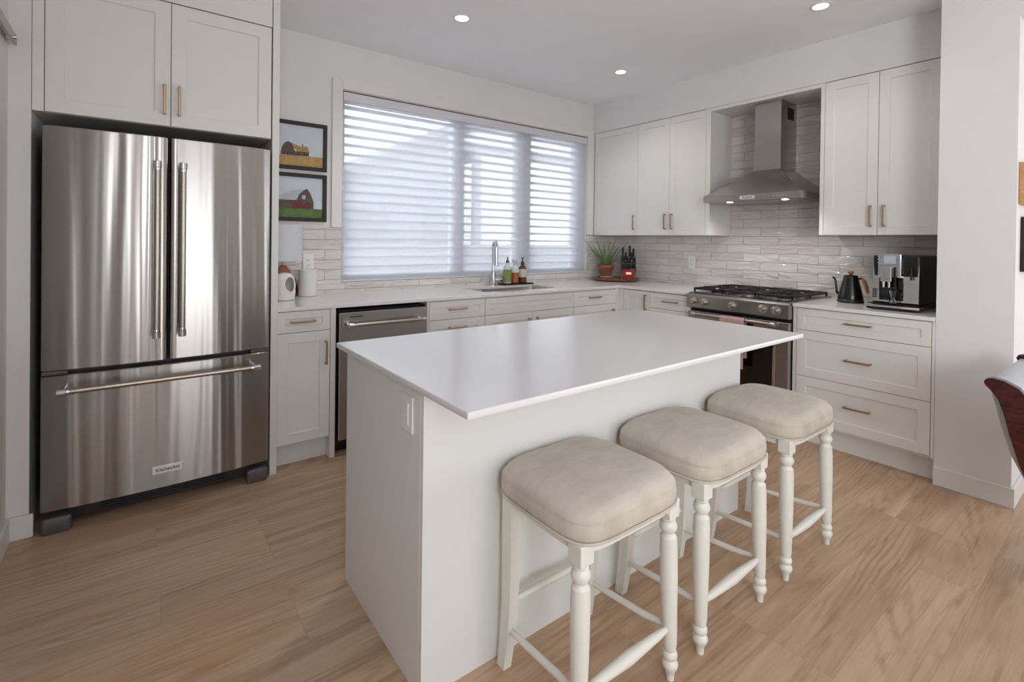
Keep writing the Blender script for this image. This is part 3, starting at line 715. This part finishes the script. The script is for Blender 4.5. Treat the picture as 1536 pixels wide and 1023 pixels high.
# ---------------------------------------------------------------- range hood
hd = thing('range_hood', 'stainless steel chimney range hood above the gas range', 'range hood', (-.25, -1.755, 1.62))
hy0, hy1, hx = -2.125, -1.386, -.502; cy0, cy1, cxx = -1.879, -1.678, -.272
b = MB(); b.loops([[(hx, hy0, 1.628), (hx, hy1, 1.628), (-.013, hy1, 1.628), (-.013, hy0, 1.628)], [(hx, hy0, 1.677), (hx, hy1, 1.677), (-.013, hy1, 1.677), (-.013, hy0, 1.677)]])
lip = b.build('lip', 'steelh', hd, flat=True)
b = MB(); b.loops([[(hx+.002, hy0+.002, 1.6775), (hx+.002, hy1-.002, 1.6775), (-.0135, hy1-.002, 1.6775), (-.0135, hy0+.002, 1.6775)], [(cxx, cy0, 1.875), (cxx, cy1, 1.875), (-.0135, cy1, 1.875), (-.0135, cy0, 1.875)]])
b.build('canopy', 'steelh', hd, flat=True)
ch = MB().box((cxx, cy0, 1.8755), (-.0135, cy1, 2.4015), .002).build('chimney', 'steelh', hd)
b = MB(); b.box((-.165, cy0-.0015, 2.265), (-.065, cy0, 2.355))
for k in range(6): b.box((-.160, cy0-.003, 2.272+k*.014), (-.070, cy0-.001, 2.279+k*.014))
b.build('vent_grille', 'void', ch)
MB().box((hx+.03, hy0+.03, 1.6255), (-.03, hy1-.03, 1.6278)).build('filter_panel', 'steelv', hd)
for y in (-1.583, -1.999):
    b = MB(); b.lathe((-.452, y, 1.6235), [(.022, 0), (.024, .0015)], 20); o = b.build('hood_lamp', 'lampg', hd)
np_ = MB().box((hx-.002, -1.803, 1.640), (hx, -1.690, 1.665)).build('name_plate', 'plate', lip)
text('lettering', 'KitchenAid', .0165, 'ink', np_, axes((0, -1, 0), (0, 0, 1), (-1, 0, 0), (hx-.0024, -1.7465, 1.6525)))
for k in range(5):
    y = -1.945-.021*k
    MB().cyl((hx-.003, y, 1.653), (hx, y, 1.653), .0055, n=14).build('button', 'chrome', lip)

# ---------------------------------------------------------------- corner: board, aloe, knife block
bc = (-.262, -.262); br_ = .228
b = MB(); b.lathe((bc[0], bc[1], CT+.001), [(.19, 0), (.205, .004), (br_-.004, .012), (br_, .018), (br_, .026), (br_-.004, .030), (.01, .030)], 56)
tag(b.build('round_board', 'acacia', loc=(bc[0], bc[1], CT+.001)), 'round dark wooden turntable in the corner under plant and knife block', 'board')
zb = CT+.032
px_, py_ = bc[0]-.092, bc[1]+.045
pp = thing('potted_aloe', 'spiky green aloe in a terracotta pot on the round wooden turntable', 'plant', (px_, py_, zb))
MB().lathe((px_, py_, zb), [(.058, 0), (.066, .004), (.070, .018), (.066, .018), (.062, .008)], 28).build('saucer', 'terras', pp)
MB().lathe((px_, py_, zb+.008), [(.048, 0), (.052, .003), (.074, .092), (.066, .092)], 32).build('pot', 'terra', pp)
MB().lathe((px_, py_, zb+.1), [(.074, -.002), (.081, .001), (.081, .024), (.078, .027), (.070, .027), (.068, .010)], 32).build('pot_rim', 'terrar', pp)
MB().lathe((px_, py_, zb+.1), [(.066, .004), (.066, .014), (.03, .018), (.004, .018)], 20).build('soil', 'soil', pp)
Rv = Vector((math.cos(yaw), math.sin(yaw), 0)); Fv = Vector((-math.sin(yaw), math.cos(yaw), 0))
# (sideways reach, height reach, depth reach, base offset)
leafs = [(-.205, .27, -.03), (-.10, .27, -.04), (-.15, .17, -.06), (-.05, .17, -.09), (-.02, .24, .03), (.03, .27, .0), (.06, .16, -.08), (.11, .20, .0), (.19, .25, -.02), (.14, .13, -.07),
         (-.10, .11, -.10), (.02, .13, -.10), (-.13, .23, .04), (.08, .24, .05)]
for q, (sx, sz, sf) in enumerate(leafs):
    s0 = Vector((px_, py_, zb+.114))+Rv*(sx*.16)+Fv*(sf*.2)
    s1 = s0+Rv*(sx*.42)+Fv*(sf*.5)+Vector((0, 0, sz*.55)); s2 = s0+Rv*sx*.98+Fv*sf+Vector((0, 0, sz))
    P_, rr = [], []
    for k in range(9):
        t = k/8; P_.append(s0*(1-t)**2+s1*2*t*(1-t)+s2*t*t); rr.append((.0165 if q % 3 else .0205)*(1-t)**.7+.0006)
    MB().tube(P_, rr, 8, flat=.5).build('leaf', 'aloe', pp)
kx, ky = bc[0]+.075+.02, bc[1]-.062-.02
kb = thing('knife_block', 'black knife block with red front panel on the round wooden turntable', 'knife block', (kx, ky, zb))
ku = Rv*.98+Fv*(-.0); kf = Vector((-.72, -.69, 0)).normalized(); ku = Vector((kf.y*-1, kf.x, 0)); ku = ku if ku.dot(Rv) > 0 else -ku
def TK(u, d, z): p = Vector((kx, ky, zb))+ku*u+kf*d; return (p.x, p.y, p.z+z)
b = MB(TK); b.prism([(-.055, 0), (.055, 0), (.055, .082), (.035, .115), (.0, .20), (-.055, .215)], 0, -.073, .073); b.build('block', 'black', kb)
b = MB(TK); b.box((-.060, .0555, .003), (.060, .062, .080), .002); rp = b.build('front_panel', 'red', kb)
MB(TK).box((-.026, .0622, .036), (.026, .0635, .058)).build('label_plate', 'plate', rp)
def knife(name, label, u, d, z, L, lean, grp, r=.0085):
    k = thing(name, label, 'knife', TK(u, d, z), grp)
    dn = Vector((0, 0, 1))*math.cos(lean)+kf*math.sin(lean); p = Vector(TK(u, d, z))
    MB().tube([p+dn*.004, p+dn*.006, p+dn*(L*.5), p+dn*(L-.006), p+dn*L], [r*.8, r, r*.92, r*1.08, r*.7], 10).build('handle', 'black', k)
    MB().tube([p-dn*.004, p+dn*.005], [r*1.08, r*1.08], 10).build('bolster', 'chrome', k)
    e = p+dn*(L-.014)+kf*(r*.9)
    MB().cyl(e-kf*.003, e+kf*.0008, .003, n=8).build('rivet', 'chrome', k)
for i in range(6):
    knife('steak_knife', 'black-handled steak knife in the lower slots of the knife block', -.050+i*.020, .050, .088, .072, .24, 'steak knives in the knife block', .0072)
ks = [('kitchen_knife', 'tallest black-handled kitchen knife standing up in the back of the knife block', .012, -.015, .205, .118, .1), ('kitchen_knife', 'black-handled kitchen knife leftmost in the back of the knife block', -.055, -.01, .202, .105, .1), ('kitchen_knife', 'black-handled kitchen knife rightmost in the back of the knife block', .050, -.02, .205, .09, .1),
      ('kitchen_knife', 'black-handled kitchen knife in the middle row left of the knife block', -.028, .012, .172, .085, .18), ('kitchen_knife', 'black-handled kitchen knife in the middle row right of the knife block', .030, .012, .172, .085, .18)]
for k in ks: knife(k[0], k[1], k[2], k[3], k[4], k[5], k[6], 'kitchen knives in the knife block', .0105)

# ---------------------------------------------------------------- left end of the window worktop
lp = thing('table_lamp', 'small table lamp with white drum shade and wooden ball base', 'lamp', (-3.350, -.130, CT))
MB().lathe((-3.350, -.130, CT), [(.055, .001), (.055, .012), (.02, .018), (.012, .03)], 28).build('base', 'woodm', lp)
MB().lathe((-3.350, -.130, CT), [(.012, .03), (.040, .09), (.052, .135), (.045, .18), (.02, .208), (.014, .214)], 28).build('ball', 'woodm', lp)
MB().tube([(-3.350, -.130, CT+.212), (-3.350, -.130, CT+.29)], .007, 12).build('stem', 'brass', lp)
b = MB(); N = 36
for r, flip in ((.117, 0), (.115, 1)):
    pass
b.loops([[(-3.350+r*math.cos(2*math.pi*j/N), -.130+r*math.sin(2*math.pi*j/N), z) for j in range(N)] for r, z in ((.1175, 1.158), (.118, 1.392), (.1155, 1.392), (.1155, 1.158))], closed=True)
b.build('lamp_shade', 'shade', lp)
sp_ = thing('salt_pig', 'white ceramic jar with a large oval opening in front of the lamp', 'jar', (-3.372, -.275, CT))
prof = [(.052, .001), (.060, .006), (.064, .05), (.062, .10), (.055, .14), (.040, .163), (.018, .172), (.004, .174)]
opn = Vector((.42, -.91, 0)).normalized(); side = Vector((-opn.y, opn.x, 0))
cax = Vector((-3.372, -.275, CT+.100))
def jr(z):
    for (r0, z0), (r1, z1) in zip(prof, prof[1:]):
        if z0 <= z <= z1: return r0+(r1-r0)*(z-z0)/(z1-z0)
    return .004
def onjar(u, z):
    r = jr(z+.100); return cax+side*u+opn*math.sqrt(max(r*r-u*u, 1e-5))+Vector((0, 0, z))
EU, EZ = .037, .050
b = MB(); NJ = 72; zs = [.001, .004]+[.006+.167*i/34 for i in range(35)]
for k in (1.0, .92):      # outer skin and inner skin, both open at the oval
    G = [[b.v((cax.x+jr(z)*k*math.cos(2*math.pi*j/NJ), cax.y+jr(z)*k*math.sin(2*math.pi*j/NJ), CT+z+(.004 if k < 1 and z < .01 else 0))) for j in range(NJ)] for z in zs]
    for i in range(len(zs)-1):
        for j in range(NJ):
            q = [G[i][j], G[i][(j+1) % NJ], G[i+1][(j+1) % NJ], G[i+1][j]]; p = sum((w.co for w in q), Vector())/4-cax
            if p.dot(opn) > 0 and (p.dot(side)/EU)**2+(p.z/EZ)**2 < 1: continue
            b.f(q)
    b.f(G[0]); b.f(G[-1])
b.build('jar_body', 'white_cer', sp_)
b = MB(); b.tube([onjar(EU*math.cos(2*math.pi*k/40), EZ*math.sin(2*math.pi*k/40))-opn*.002 for k in range(40)], .0055, 10, closed=True); b.build('opening_rim', 'white_cer', sp_)
cn = thing('canister', 'plain white cylindrical canister beside the outlet on the window worktop', 'canister', (-3.190, -.115, CT))
MB().lathe((-3.190, -.115, CT), [(.055, .001), (.0585, .004), (.0585, .160)], 40).build('canister_body', 'canister', cn)
MB().lathe((-3.190, -.115, CT), [(.0588, .1605), (.0595, .163), (.0595, .176), (.057, .179), (.01, .180)], 40).build('lid', 'canister', cn)
b = MB(); b.lathe((-3.268, -.06, CT), [(.022, .001), (.03, .02), (.032, .05), (.024, .08), (.014, .095), (.014, .11), (.018, .115)], 20)
tag(b.build('copper_jar', 'copper', loc=(-3.268, -.06, CT)), 'small copper-pink jar half hidden between the lamp and canister', 'jar')

# ---------------------------------------------------------------- pictures on the window wall
def picture(label, z0, z1, kind):
    x0, x1 = -3.475, -3.043; fw = .026
    p = thing('picture', label, 'picture', ((x0+x1)/2, -.001, (z0+z1)/2), 'framed barn photographs')
    b = MB()
    b.loops([[(a, y, c) for a, c in ((x0+k, z0+k), (x1-k, z0+k), (x1-k, z1-k), (x0+k, z1-k))] for k, y in ((0, -.001), (0, -.020), (.002, -.022), (fw-.002, -.022), (fw, -.020), (fw, -.001))], closed=True)
    b.build('frame', 'frame', p, flat=True)
    b = MB(); ix0, ix1, iz0, iz1 = x0+fw, x1-fw, z0+fw, z1-fw; w = ix1-ix0; h = iz1-iz0
    b.mi = 0; b.box((ix0, -.008, iz0), (ix1, -.002, iz1)); lay = [0]
    def poly(pts, mi):
        lay[0] += 1; y = -.008-.0003*lay[0]
        b.face([(ix0+u*w, y, iz0+v*h) for u, v in pts], mi)
    if kind == 0:
        poly([(0, 0), (1, 0), (1, .265), (.6, .262), (.3, .245), (0, .25)], 1)
        poly([(.40, .55), (.45, .555), (.625, .475), (.70, .505), (.727, .50), (.745, .42), (.765, .36), (.55, .36)], 3)
        poly([(.46, .36), (.755, .36), (.75, .262), (.46, .255)], 2)
        poly([(.272, .25), (.275, .33), (.30, .46), (.345, .545), (.395, .585), (.445, .55), (.49, .44), (.515, .34), (.515, .25)], 2)
        poly([(.63, .48), (.63, .545), (.65, .545), (.65, .48)], 2)
        for u in (.32, .38, .44, .56, .66): poly([(u, .265), (u+.022, .265), (u+.022, .33), (u, .33)], 4)
        b_m = ['sky_p', 'wheat', 'barnw', 'barnr', 'frame']
    else:
        poly([(0, 0), (1, 0), (1, .225), (.5, .23), (0, .245)], 1)
        poly([(.20, .42), (.25, .52), (.35, .60), (.47, .665), (.727, .725), (.66, .58), (.545, .43)], 3)
        poly([(.20, .23), (.20, .425), (.56, .43), (.56, .225)], 2)
        poly([(.545, .225), (.545, .43), (.585, .57), (.65, .66), (.727, .725), (.78, .62), (.815, .50), (.84, .40), (.84, .225)], 2)
        poly([(.48, .225), (.49, .37), (.54, .41), (.62, .40), (.66, .32), (.72, .38), (.79, .38), (.80, .225)], 4)
        poly([(.64, .46), (.64, .56), (.70, .56), (.70, .46)], 3)
        poly([(.885, .225), (.885, .40), (.935, .45), (.985, .40), (.985, .225)], 5)
        poly([(0, 0), (1, 0), (1, .14), (0, .17)], 1)
        b_m = ['sky_p', 'grass', 'barnw', 'barng', 'barnd', 'silo']
    b.build('photo_print', b_m, p, flat=True)
picture('framed photograph of a weathered barn in wheat, upper of the two on the window wall', 1.776, 2.107, 0)
picture('framed photograph of a grey-roofed barn on green grass, lower of the two', 1.422, 1.752, 1)

# ---------------------------------------------------------------- outlets
def outlet(label, T, u, z, w=.072, h=.116, kind='duplex'):
    o = thing('outlet' if kind == 'duplex' else 'switch_plate', label, 'outlet', T(u, 0, z))
    MB(T).box((u-w/2, 0, z-h/2), (u+w/2, .006, z+h/2), .002).build('cover_plate', 'outlet', o)
    fce = MB(T).box((u-.017, .005, z-.034), (u+.017, .0085, z+.034), .0015).build('receptacle', 'outlet', o)
    b = MB(T)
    if kind != 'duplex': b.rings([(u-.0145, u+.0145, z-.031, z+.031, .0084), (u-.0135, u+.0135, z-.030, z+.030, .0092)]); b.build('rocker', 'outlet', fce); return o
    for s in (-1, 1):
        zc = z+s*.018
        for uu in (-.006, .006): b.box((u+uu-.0012, .0084, zc-.003), (u+uu+.0012, .0092, zc+.006))
        b.box((u-.002, .0084, zc-.010), (u+.002, .0092, zc-.006))
    b.build('slots', 'void', fce)
    return o
outlet('white outlet on the range wall tile, between the corner and the range', facing_x(-.0125), -.970, 1.127)
outlet('white outlet on the window wall tile above the white canister', facing_y(-.0125), -3.163, 1.135)

# ---------------------------------------------------------------- kettle and coffee machine
kt = thing('gooseneck_kettle', 'black gooseneck kettle with wooden handle and lid knob', 'kettle', (-.25, -2.35, CT))
K = Vector((-.25, -2.35, CT))
MB().lathe(K, [(.074, .001), (.078, .004), (.078, .016), (.074, .020)], 36).build('power_base', 'black', kt)
MB().lathe(K, [(.074, .0205), (.0745, .030), (.070, .055), (.060, .100), (.050, .140), (.044, .168), (.042, .174)], 40).build('kettle_body', 'kettle', kt)
ld = MB().lathe(K, [(.043, .1745), (.043, .179), (.036, .186), (.010, .189), (.008, .189)], 32).build('lid', 'kettle', kt)
MB().lathe(K, [(.007, .1885), (.009, .194), (.018, .200), (.019, .207), (.014, .213), (.003, .214)], 24).build('knob', 'woodm', ld)
MB().tube([K+Vector((0, .060, .045)), K+Vector((0, .083, .062)), K+Vector((0, .088, .10)), K+Vector((0, .092, .140)), K+Vector((0, .100, .160)), K+Vector((0, .112, .164))], [.010, .009, .0075, .0065, .006, .0065], 12).build('spout', 'kettle', kt)
h = MB().tube([K+Vector((0, -.040, .160)), K+Vector((0, -.058, .166)), K+Vector((0, -.070, .160))], [.006, .007, .008], 10).build('handle_bracket', 'kettle', kt)
MB().tube([K+Vector((0, -.066, .163)), K+Vector((0, -.078, .150)), K+Vector((0, -.090, .120)), K+Vector((0, -.098, .085)), K+Vector((0, -.100, .070))], [.008, .011, .0115, .011, .008], 12).build('handle', 'woodm', kt)
cm = thing('coffee_machine', 'chrome and black bean-to-cup coffee machine on the short worktop', 'coffee machine', (-.27, -2.655, CT))
CY0, CY1 = -2.775, -2.535
b = MB(); b.box((-.445, CY0, CT+.035), (-.075, CY1, CT+.330), .012); b.box((-.455, CY0-.002, CT+.002), (-.075, CY1+.004, CT+.036), .006); b.build('body', 'black', cm)
fp = MB().prism([(-.4455, .040), (-.452, .045), (-.440, .318), (-.435, .322)], 1, CY0+.004, CY1-.002)
for vv in fp.bm.verts: vv.co.z += CT
fp = fp.build('front_panel', 'chrome', cm)
b = MB(); b.box((-.470, -2.690, CT+.195), (-.4445, -2.570, CT+.340), .006); hp = b.build('head', 'chrome', cm)
sc_ = MB().box((-.4725, -2.683, CT+.272), (-.4695, -2.578, CT+.334), .001).build('display', 'screen', hp)
MB().box((-.4732, -2.662, CT+.280), (-.4724, -2.602, CT+.328)).build('screen', pm('lit_screen', (190, 194, 204), 0.2), hp)
for q in range(3):
    MB().cyl((-.473, -2.572, CT+.288+q*.018), (-.469, -2.572, CT+.288+q*.018), .0045, n=12).build('button', 'chrome', hp)
MB().tube([(-.470, -2.600, CT+.248), (-.474, -2.600, CT+.248), (-.475, -2.600, CT+.248)], [.014, .014, .010], 20).build('dial', 'chrome', hp)
b = MB(); b.box((-.4545, -2.697, CT+.055), (-.4425, -2.573, CT+.194), .003); b.build('brew_bay', 'blackgl', cm)
b = MB(); b.box((-.500, -2.650, CT+.170), (-.4705, -2.592, CT+.262), .006)
for y in (-2.634, -2.606): b.cyl((-.486, y, CT+.135), (-.486, y, CT+.172), .0065, .0075, 12)
b.build('coffee_spout', 'chrome', cm)
b = MB(); b.box((-.485, -2.668, CT+.200), (-.470, -2.655, CT+.262), .003); b.tube([(-.478, -2.661, CT+.205), (-.480, -2.662, CT+.16), (-.478, -2.664, CT+.125)], [.006, .005, .004], 10); b.build('milk_spout', 'black', cm)
b = MB(); b.box((-.478, -2.738, CT+.205), (-.452, -2.695, CT+.224), .003); b.box((-.480, -2.745, CT+.185), (-.452, -2.735, CT+.258), .003); b.build('steam_lever', 'black', cm)
b = MB(); b.prism([(-2.795, .018), (-2.795, .030), (-2.52, .030), (-2.52, .018)], 0, -.535, -.447)
for vv in b.bm.verts: vv.co.z += CT
b.build('drip_tray', 'chrome', cm)
b = MB(); b.box((-.528, -2.785, CT+.004), (-.447, -2.530, CT+.0175), .004); b.build('tray_base', 'black', cm)
b = MB(); b.box((-.525, -2.700, CT+.0305), (-.456, -2.570, CT+.034))
for q in range(9): b.box((-.522, -2.695+q*.0143, CT+.034), (-.459, -2.689+q*.0143, CT+.037))
b.build('cup_grid', 'black', cm)
b = MB(); b.box((-.4575, CY1-.028, CT+.065), (-.448, CY1-.004, CT+.125), .002); b.build('vent', 'dkgrey', cm)
gl = thing('glass_cup', 'small clear glass standing on the coffee machine drip grid', 'glass', (-.490, -2.655, CT+.0375))
b = MB(); b.lathe((-.490, -2.655, CT+.0375), [(.020, 0), (.024, .004), (.012, .03), (.015, .05), (.026, .085), (.0245, .085), (.013, .052), (.010, .03), (.02, .006)], 24); b.build('cup', thin_glass('clear_glass', (.93, .95, .97)), gl)
b = MB(); b.tube([(-.18, -2.43, CT+.004), (-.12, -2.46, CT+.004), (-.08, -2.50, CT+.004), (-.05, -2.53, CT+.004)], .0035, 8)
tag(b.build('power_cord', 'black', loc=(-.12, -2.46, CT)), 'thin black power cord running behind the kettle and coffee machine', 'cord')

# ---------------------------------------------------------------- island
IX0, IX1, IY0, IY1 = -3.470, -1.757, -2.388, -1.753
IT = .905
isl = thing('kitchen_island', 'white panelled kitchen island base', 'island', (-2.61, -2.07, 0))
MB().box((IX0+.020, IY0+.018, 0), (IX1-.020, IY1, IT-.020)).build('carcass', 'island', isl)
MB().box((IX0, IY0+.018, 0), (IX0+.0195, IY1+.004, IT-.020), .001).build('end_panel', 'island', isl)
MB().box((IX1-.0195, IY0+.018, 0), (IX1, IY1+.004, IT-.020), .001).build('end_panel', 'island', isl)
MB().box((IX0+.0005, IY0, 0), (IX1-.0005, IY0+.0175, IT-.020), .0005).build('back_panel', 'island', isl)
tag(slab('worktop', [-3.499, -1.732], [-2.668, -1.708], set(), IT-.0185, IT, 'quartz', (-2.61, -2.19, IT-.0185), .003), 'large white quartz worktop on the kitchen island overhanging the stools', 'worktop')
outlet('white rocker plate on the left end panel of the island', lambda u, d, z: (IX0-d, u, z), -2.288, .793, .078, .108, 'rocker')

# ---------------------------------------------------------------- stools
def rsq(hx_, hy_, z, e=4.5, n=56, taper=0.0):
    o = []
    for k in range(n):
        t = 2*math.pi*k/n; c, s = math.cos(t), math.sin(t)
        x = hx_*math.copysign(abs(c)**(2/e), c); y = hy_*math.copysign(abs(s)**(2/e), s)
        o.append((x*(1-taper*y/hy_), y, z))
    return o
def make_stool(loc, label):
    s = thing('counter_stool', label, 'stool', (0, 0, 0), 'backless counter stools at the island')
    b = MB()
    pr = [(.93, .546), (.985, .550), (1.0, .556), (1.008, .575), (1.006, .586), (.996, .5935), (1.0, .597), (.994, .606), (.972, .618), (.93, .627), (.85, .6345), (.70, .641), (.45, .646), (.2, .648), (.03, .6485)]
    b.loops([rsq(.216*k, .203*k, z, 5.2 if z < .61 else 4.4) for k, z in pr]); cu = b.build('cushion', 'linen', s)
    b = MB(); b.tube(rsq(.217, .204, .5485, 5.2), .0038, 8, closed=True); b.build('piping', 'linen', cu)
    b = MB()
    b.loops([rsq(.197, .183, z, 6) for z in (.518, .545)]); b.build('seat_frame', 'stoolw', s)
    for sx in (-1, 1):
        x0, y0 = sx*.181, -.157; x1, y1 = sx*.192, -.166
        def at(z): t = (.55-z)/.55; return (x0+(x1-x0)*t, y0+(y1-y0)*t)
        prof = [(.006, 0), (.011, .001), (.0125, .018), (.0155, .030), (.020, .036), (.0235, .045), (.0235, .052), (.019, .060), (.017, .064), (.0215, .070), (.0225, .078), (.0200, .086), (.0165, .090), (.0185, .096), (.0205, .110), (.0255, .30), (.0262, .40), (.0245, .432), (.019, .438), (.018, .444), (.0235, .452), (.0265, .463), (.0235, .474), (.018, .480), (.0215, .484), (.0215, .490), (.018, .494)]
        b = MB(); b.loops([[(at(z)[0]+r*math.cos(2*math.pi*j/20), at(z)[1]+r*math.sin(2*math.pi*j/20), z) for j in range(20)] for r, z in prof])
        cx_, cy_ = at(.52)
        b.box((cx_-.024, cy_-.024, .492), (cx_+.024, cy_+.024, .546), .003)
        # brackets under the seat beside the block
        b.prism([(cx_-sx*.024, .545), (cx_-sx*.050, .545), (cx_-sx*.046, .532), (cx_-sx*.034, .524), (cx_-sx*.024, .505)], 1, cy_-.018, cy_+.004)
        b.prism([(cy_+.024, .545), (cy_+.050, .545), (cy_+.046, .532), (cy_+.034, .524), (cy_+.024, .505)], 0, cx_-.010, cx_+.010)
        b.build('leg', 'stoolw', s)
        b = MB(); q = math.pi/4; w = 1.414*.5
        pts = [(sx*.172, .150, .545), (sx*.172, .150, .42), (sx*.172, .150, .30), (sx*.173, .152, .20), (sx*.175, .159, .10), (sx*.178, .172, .0)]
        ld_ = [.045, .044, .042, .040, .038, .034]
        b.loops([[(p[0]+a*d*.5*.85, p[1]+c*d*.5, p[2]) for a, c in ((-1, -1), (1, -1), (1, 1), (-1, 1))] for p, d in zip(pts, ld_)])
        b.build('leg', 'stoolw', s)
        b = MB(); b.tube([(sx*.189, -.150, .155), (sx*.181, -.08, .146), (sx*.178, .06, .132), (sx*.1755, .145, .124)], [.008, .0105, .0105, .008], 12); b.build('stretcher', 'stoolw', s)
    b = MB(); b.tube([(-.175, -.164, .158), (-.13, -.164, .158), (0, -.164, .158), (.13, -.164, .158), (.175, -.164, .158)], [.008, .0125, .0185, .0125, .008], 14); b.build('stretcher', 'stoolw', s)
    b = MB(); b.tube([(-.162, .153, .205), (0, .153, .205), (.162, .153, .205)], [.009, .0115, .009], 12); b.build('stretcher', 'stoolw', s)
    s.location = loc
    return s
st = make_stool((-3.030, -2.600, 0), 'cream upholstered counter stool nearest the camera at the island')
dup(st, (-2.489, -2.600, 0), 'cream upholstered counter stool in the middle of the three at the island')
dup(st, (-1.909, -2.603, 0), 'cream upholstered counter stool farthest from the camera, nearest the range')

# ---------------------------------------------------------------- ceiling lights
def clight(x, y, label, watts=8):
    o = thing('ceiling_light', label, 'ceiling light', (x, y, CH), 'recessed ceiling lights')
    N = 36
    b = MB(); b.loops([[(x+r*math.cos(2*math.pi*j/N), y+r*math.sin(2*math.pi*j/N), CH+z) for j in range(N)] for r, z in ((.058, 0), (.057, -.004), (.044, -.006), (.041, -.002), (.041, 0))], cap0=False, cap1=False)
    b.build('trim_ring', 'trim', o)
    b = MB(); b.lathe((x, y, CH), [(.0405, -.0035), (.0405, -.0005)], 32); b.build('lens', 'lampg', o)
    l = bpy.data.lights.new('downlight', 'SPOT'); l.energy = watts; l.spot_size = 2.4; l.spot_blend = 0.8; l.shadow_soft_size = .045; l.color = (1.0, .97, .92)
    lo = bpy.data.objects.new('downlight', l); COL.objects.link(lo); lo.location = (x, y, CH-.012); return o
clight(-2.480, -.907, 'round recessed ceiling light nearest the refrigerator, above the left of the window', 23)
clight(-.937, -.880, 'round recessed ceiling light near the corner of window and range walls', 15)
clight(-.911, -2.392, 'round recessed ceiling light at the right, above the three-drawer cabinet', 9)
# lamps in the hood
for y in (-1.583, -1.999):
    l = bpy.data.lights.new('hood_light', 'SPOT'); l.energy = 4.2; l.spot_size = 2.6; l.spot_blend = .7; l.shadow_soft_size = .02; l.color = (1.0, .93, .84)
    lo = bpy.data.objects.new('hood_light', l); COL.objects.link(lo); lo.location = (-.452, y, 1.616)

# ---------------------------------------------------------------- things at the edges
rl = thing('door_rail', 'flat brushed steel sliding door rail on the left wall, end at the photo edge', 'rail', (XL, -1.7, 2.12))
MB().box((XL+.022, -2.75, 2.102), (XL+.030, -.690, 2.145), .002).build('rail_bar', 'steelv', rl)
for y in (-.735, -1.4, -2.1): MB().cyl((XL, y, 2.124), (XL+.036, y, 2.124), .009, n=16).build('bolt', 'chrome', rl)
pf = thing('picture', 'pale wooden framed picture at the right photo edge, upper of two in the opening', 'picture', (-.42, SY, 1.625), 'pictures in the side opening')
b = MB(); b.box((-.585, SY-.034, 1.522), (-.25, SY-.001, 1.735), .003); b.build('frame', 'oakf', pf)
MB().box((-.555, SY-.0355, 1.552), (-.28, SY-.0338, 1.705)).build('photo_print', 'sky_p', pf)
pf = thing('picture', 'dark framed picture at the right photo edge, lower of two in the opening', 'picture', (-.35, SY, 1.325), 'pictures in the side opening')
b = MB(); b.box((-.515, SY-.030, 1.180), (-.18, SY-.001, 1.462), .003); b.build('frame', 'frame', pf)
MB().box((-.485, SY-.0315, 1.210), (-.21, SY-.0298, 1.432)).build('photo_print', 'cream', pf)
# scroll-sided chair at the right edge
chx = thing('armchair', 'dark red wood scroll-back chair with pale grey leather, at the right photo edge', 'chair', (-1.22, -3.62, 0))
prof_o = [(-3.250, .790), (-3.246, .801), (-3.252, .813), (-3.268, .819), (-3.300, .816), (-3.340, .795), (-3.385, .740), (-3.43, .66), (-3.49, .58), (-3.58, .53), (-3.75, .51), (-3.95, .52), (-4.03, .51), (-4.03, .40), (-3.92, .36), (-3.66, .35), (-3.46, .36), (-3.385, .42), (-3.345, .52), (-3.318, .62), (-3.300, .70), (-3.285, .745), (-3.264, .775)]
for x in (-1.575, -.905):
    b = MB(); b.prism(prof_o, 0, x-.018, x+.018); b.build('side_frame', 'walnut', chx)
lea = [(-3.262, .765), (-3.250, .785), (-3.258, .798), (-3.285, .802), (-3.325, .785), (-3.37, .73), (-3.41, .64), (-3.46, .54), (-3.50, .47), (-3.44, .43), (-3.355, .46), (-3.318, .54), (-3.290, .64), (-3.272, .72)]
b = MB(); b.prism(lea, 0, -1.556, -.924); b.build('back_cushion', 'leather', chx)
b = MB(); b.box((-1.556, -4.0, .44), (-.924, -3.475, .50), .025); b.build('seat_cushion', 'leather', chx)
for x in (-1.575, -.905):
    for ya, yb in ((-3.56, -3.53), (-3.97, -4.01)):
        b = MB(); b.loops([[(x+a*.018, yy+c*.022*k, z) for a, c in ((-1, -1), (1, -1), (1, 1), (-1, 1))] for yy, z, k in ((ya, .40, 1.3), ((ya*.5+yb*.5), .2, .9), (yb, 0, .7))]); b.build('leg', 'walnut', chx)
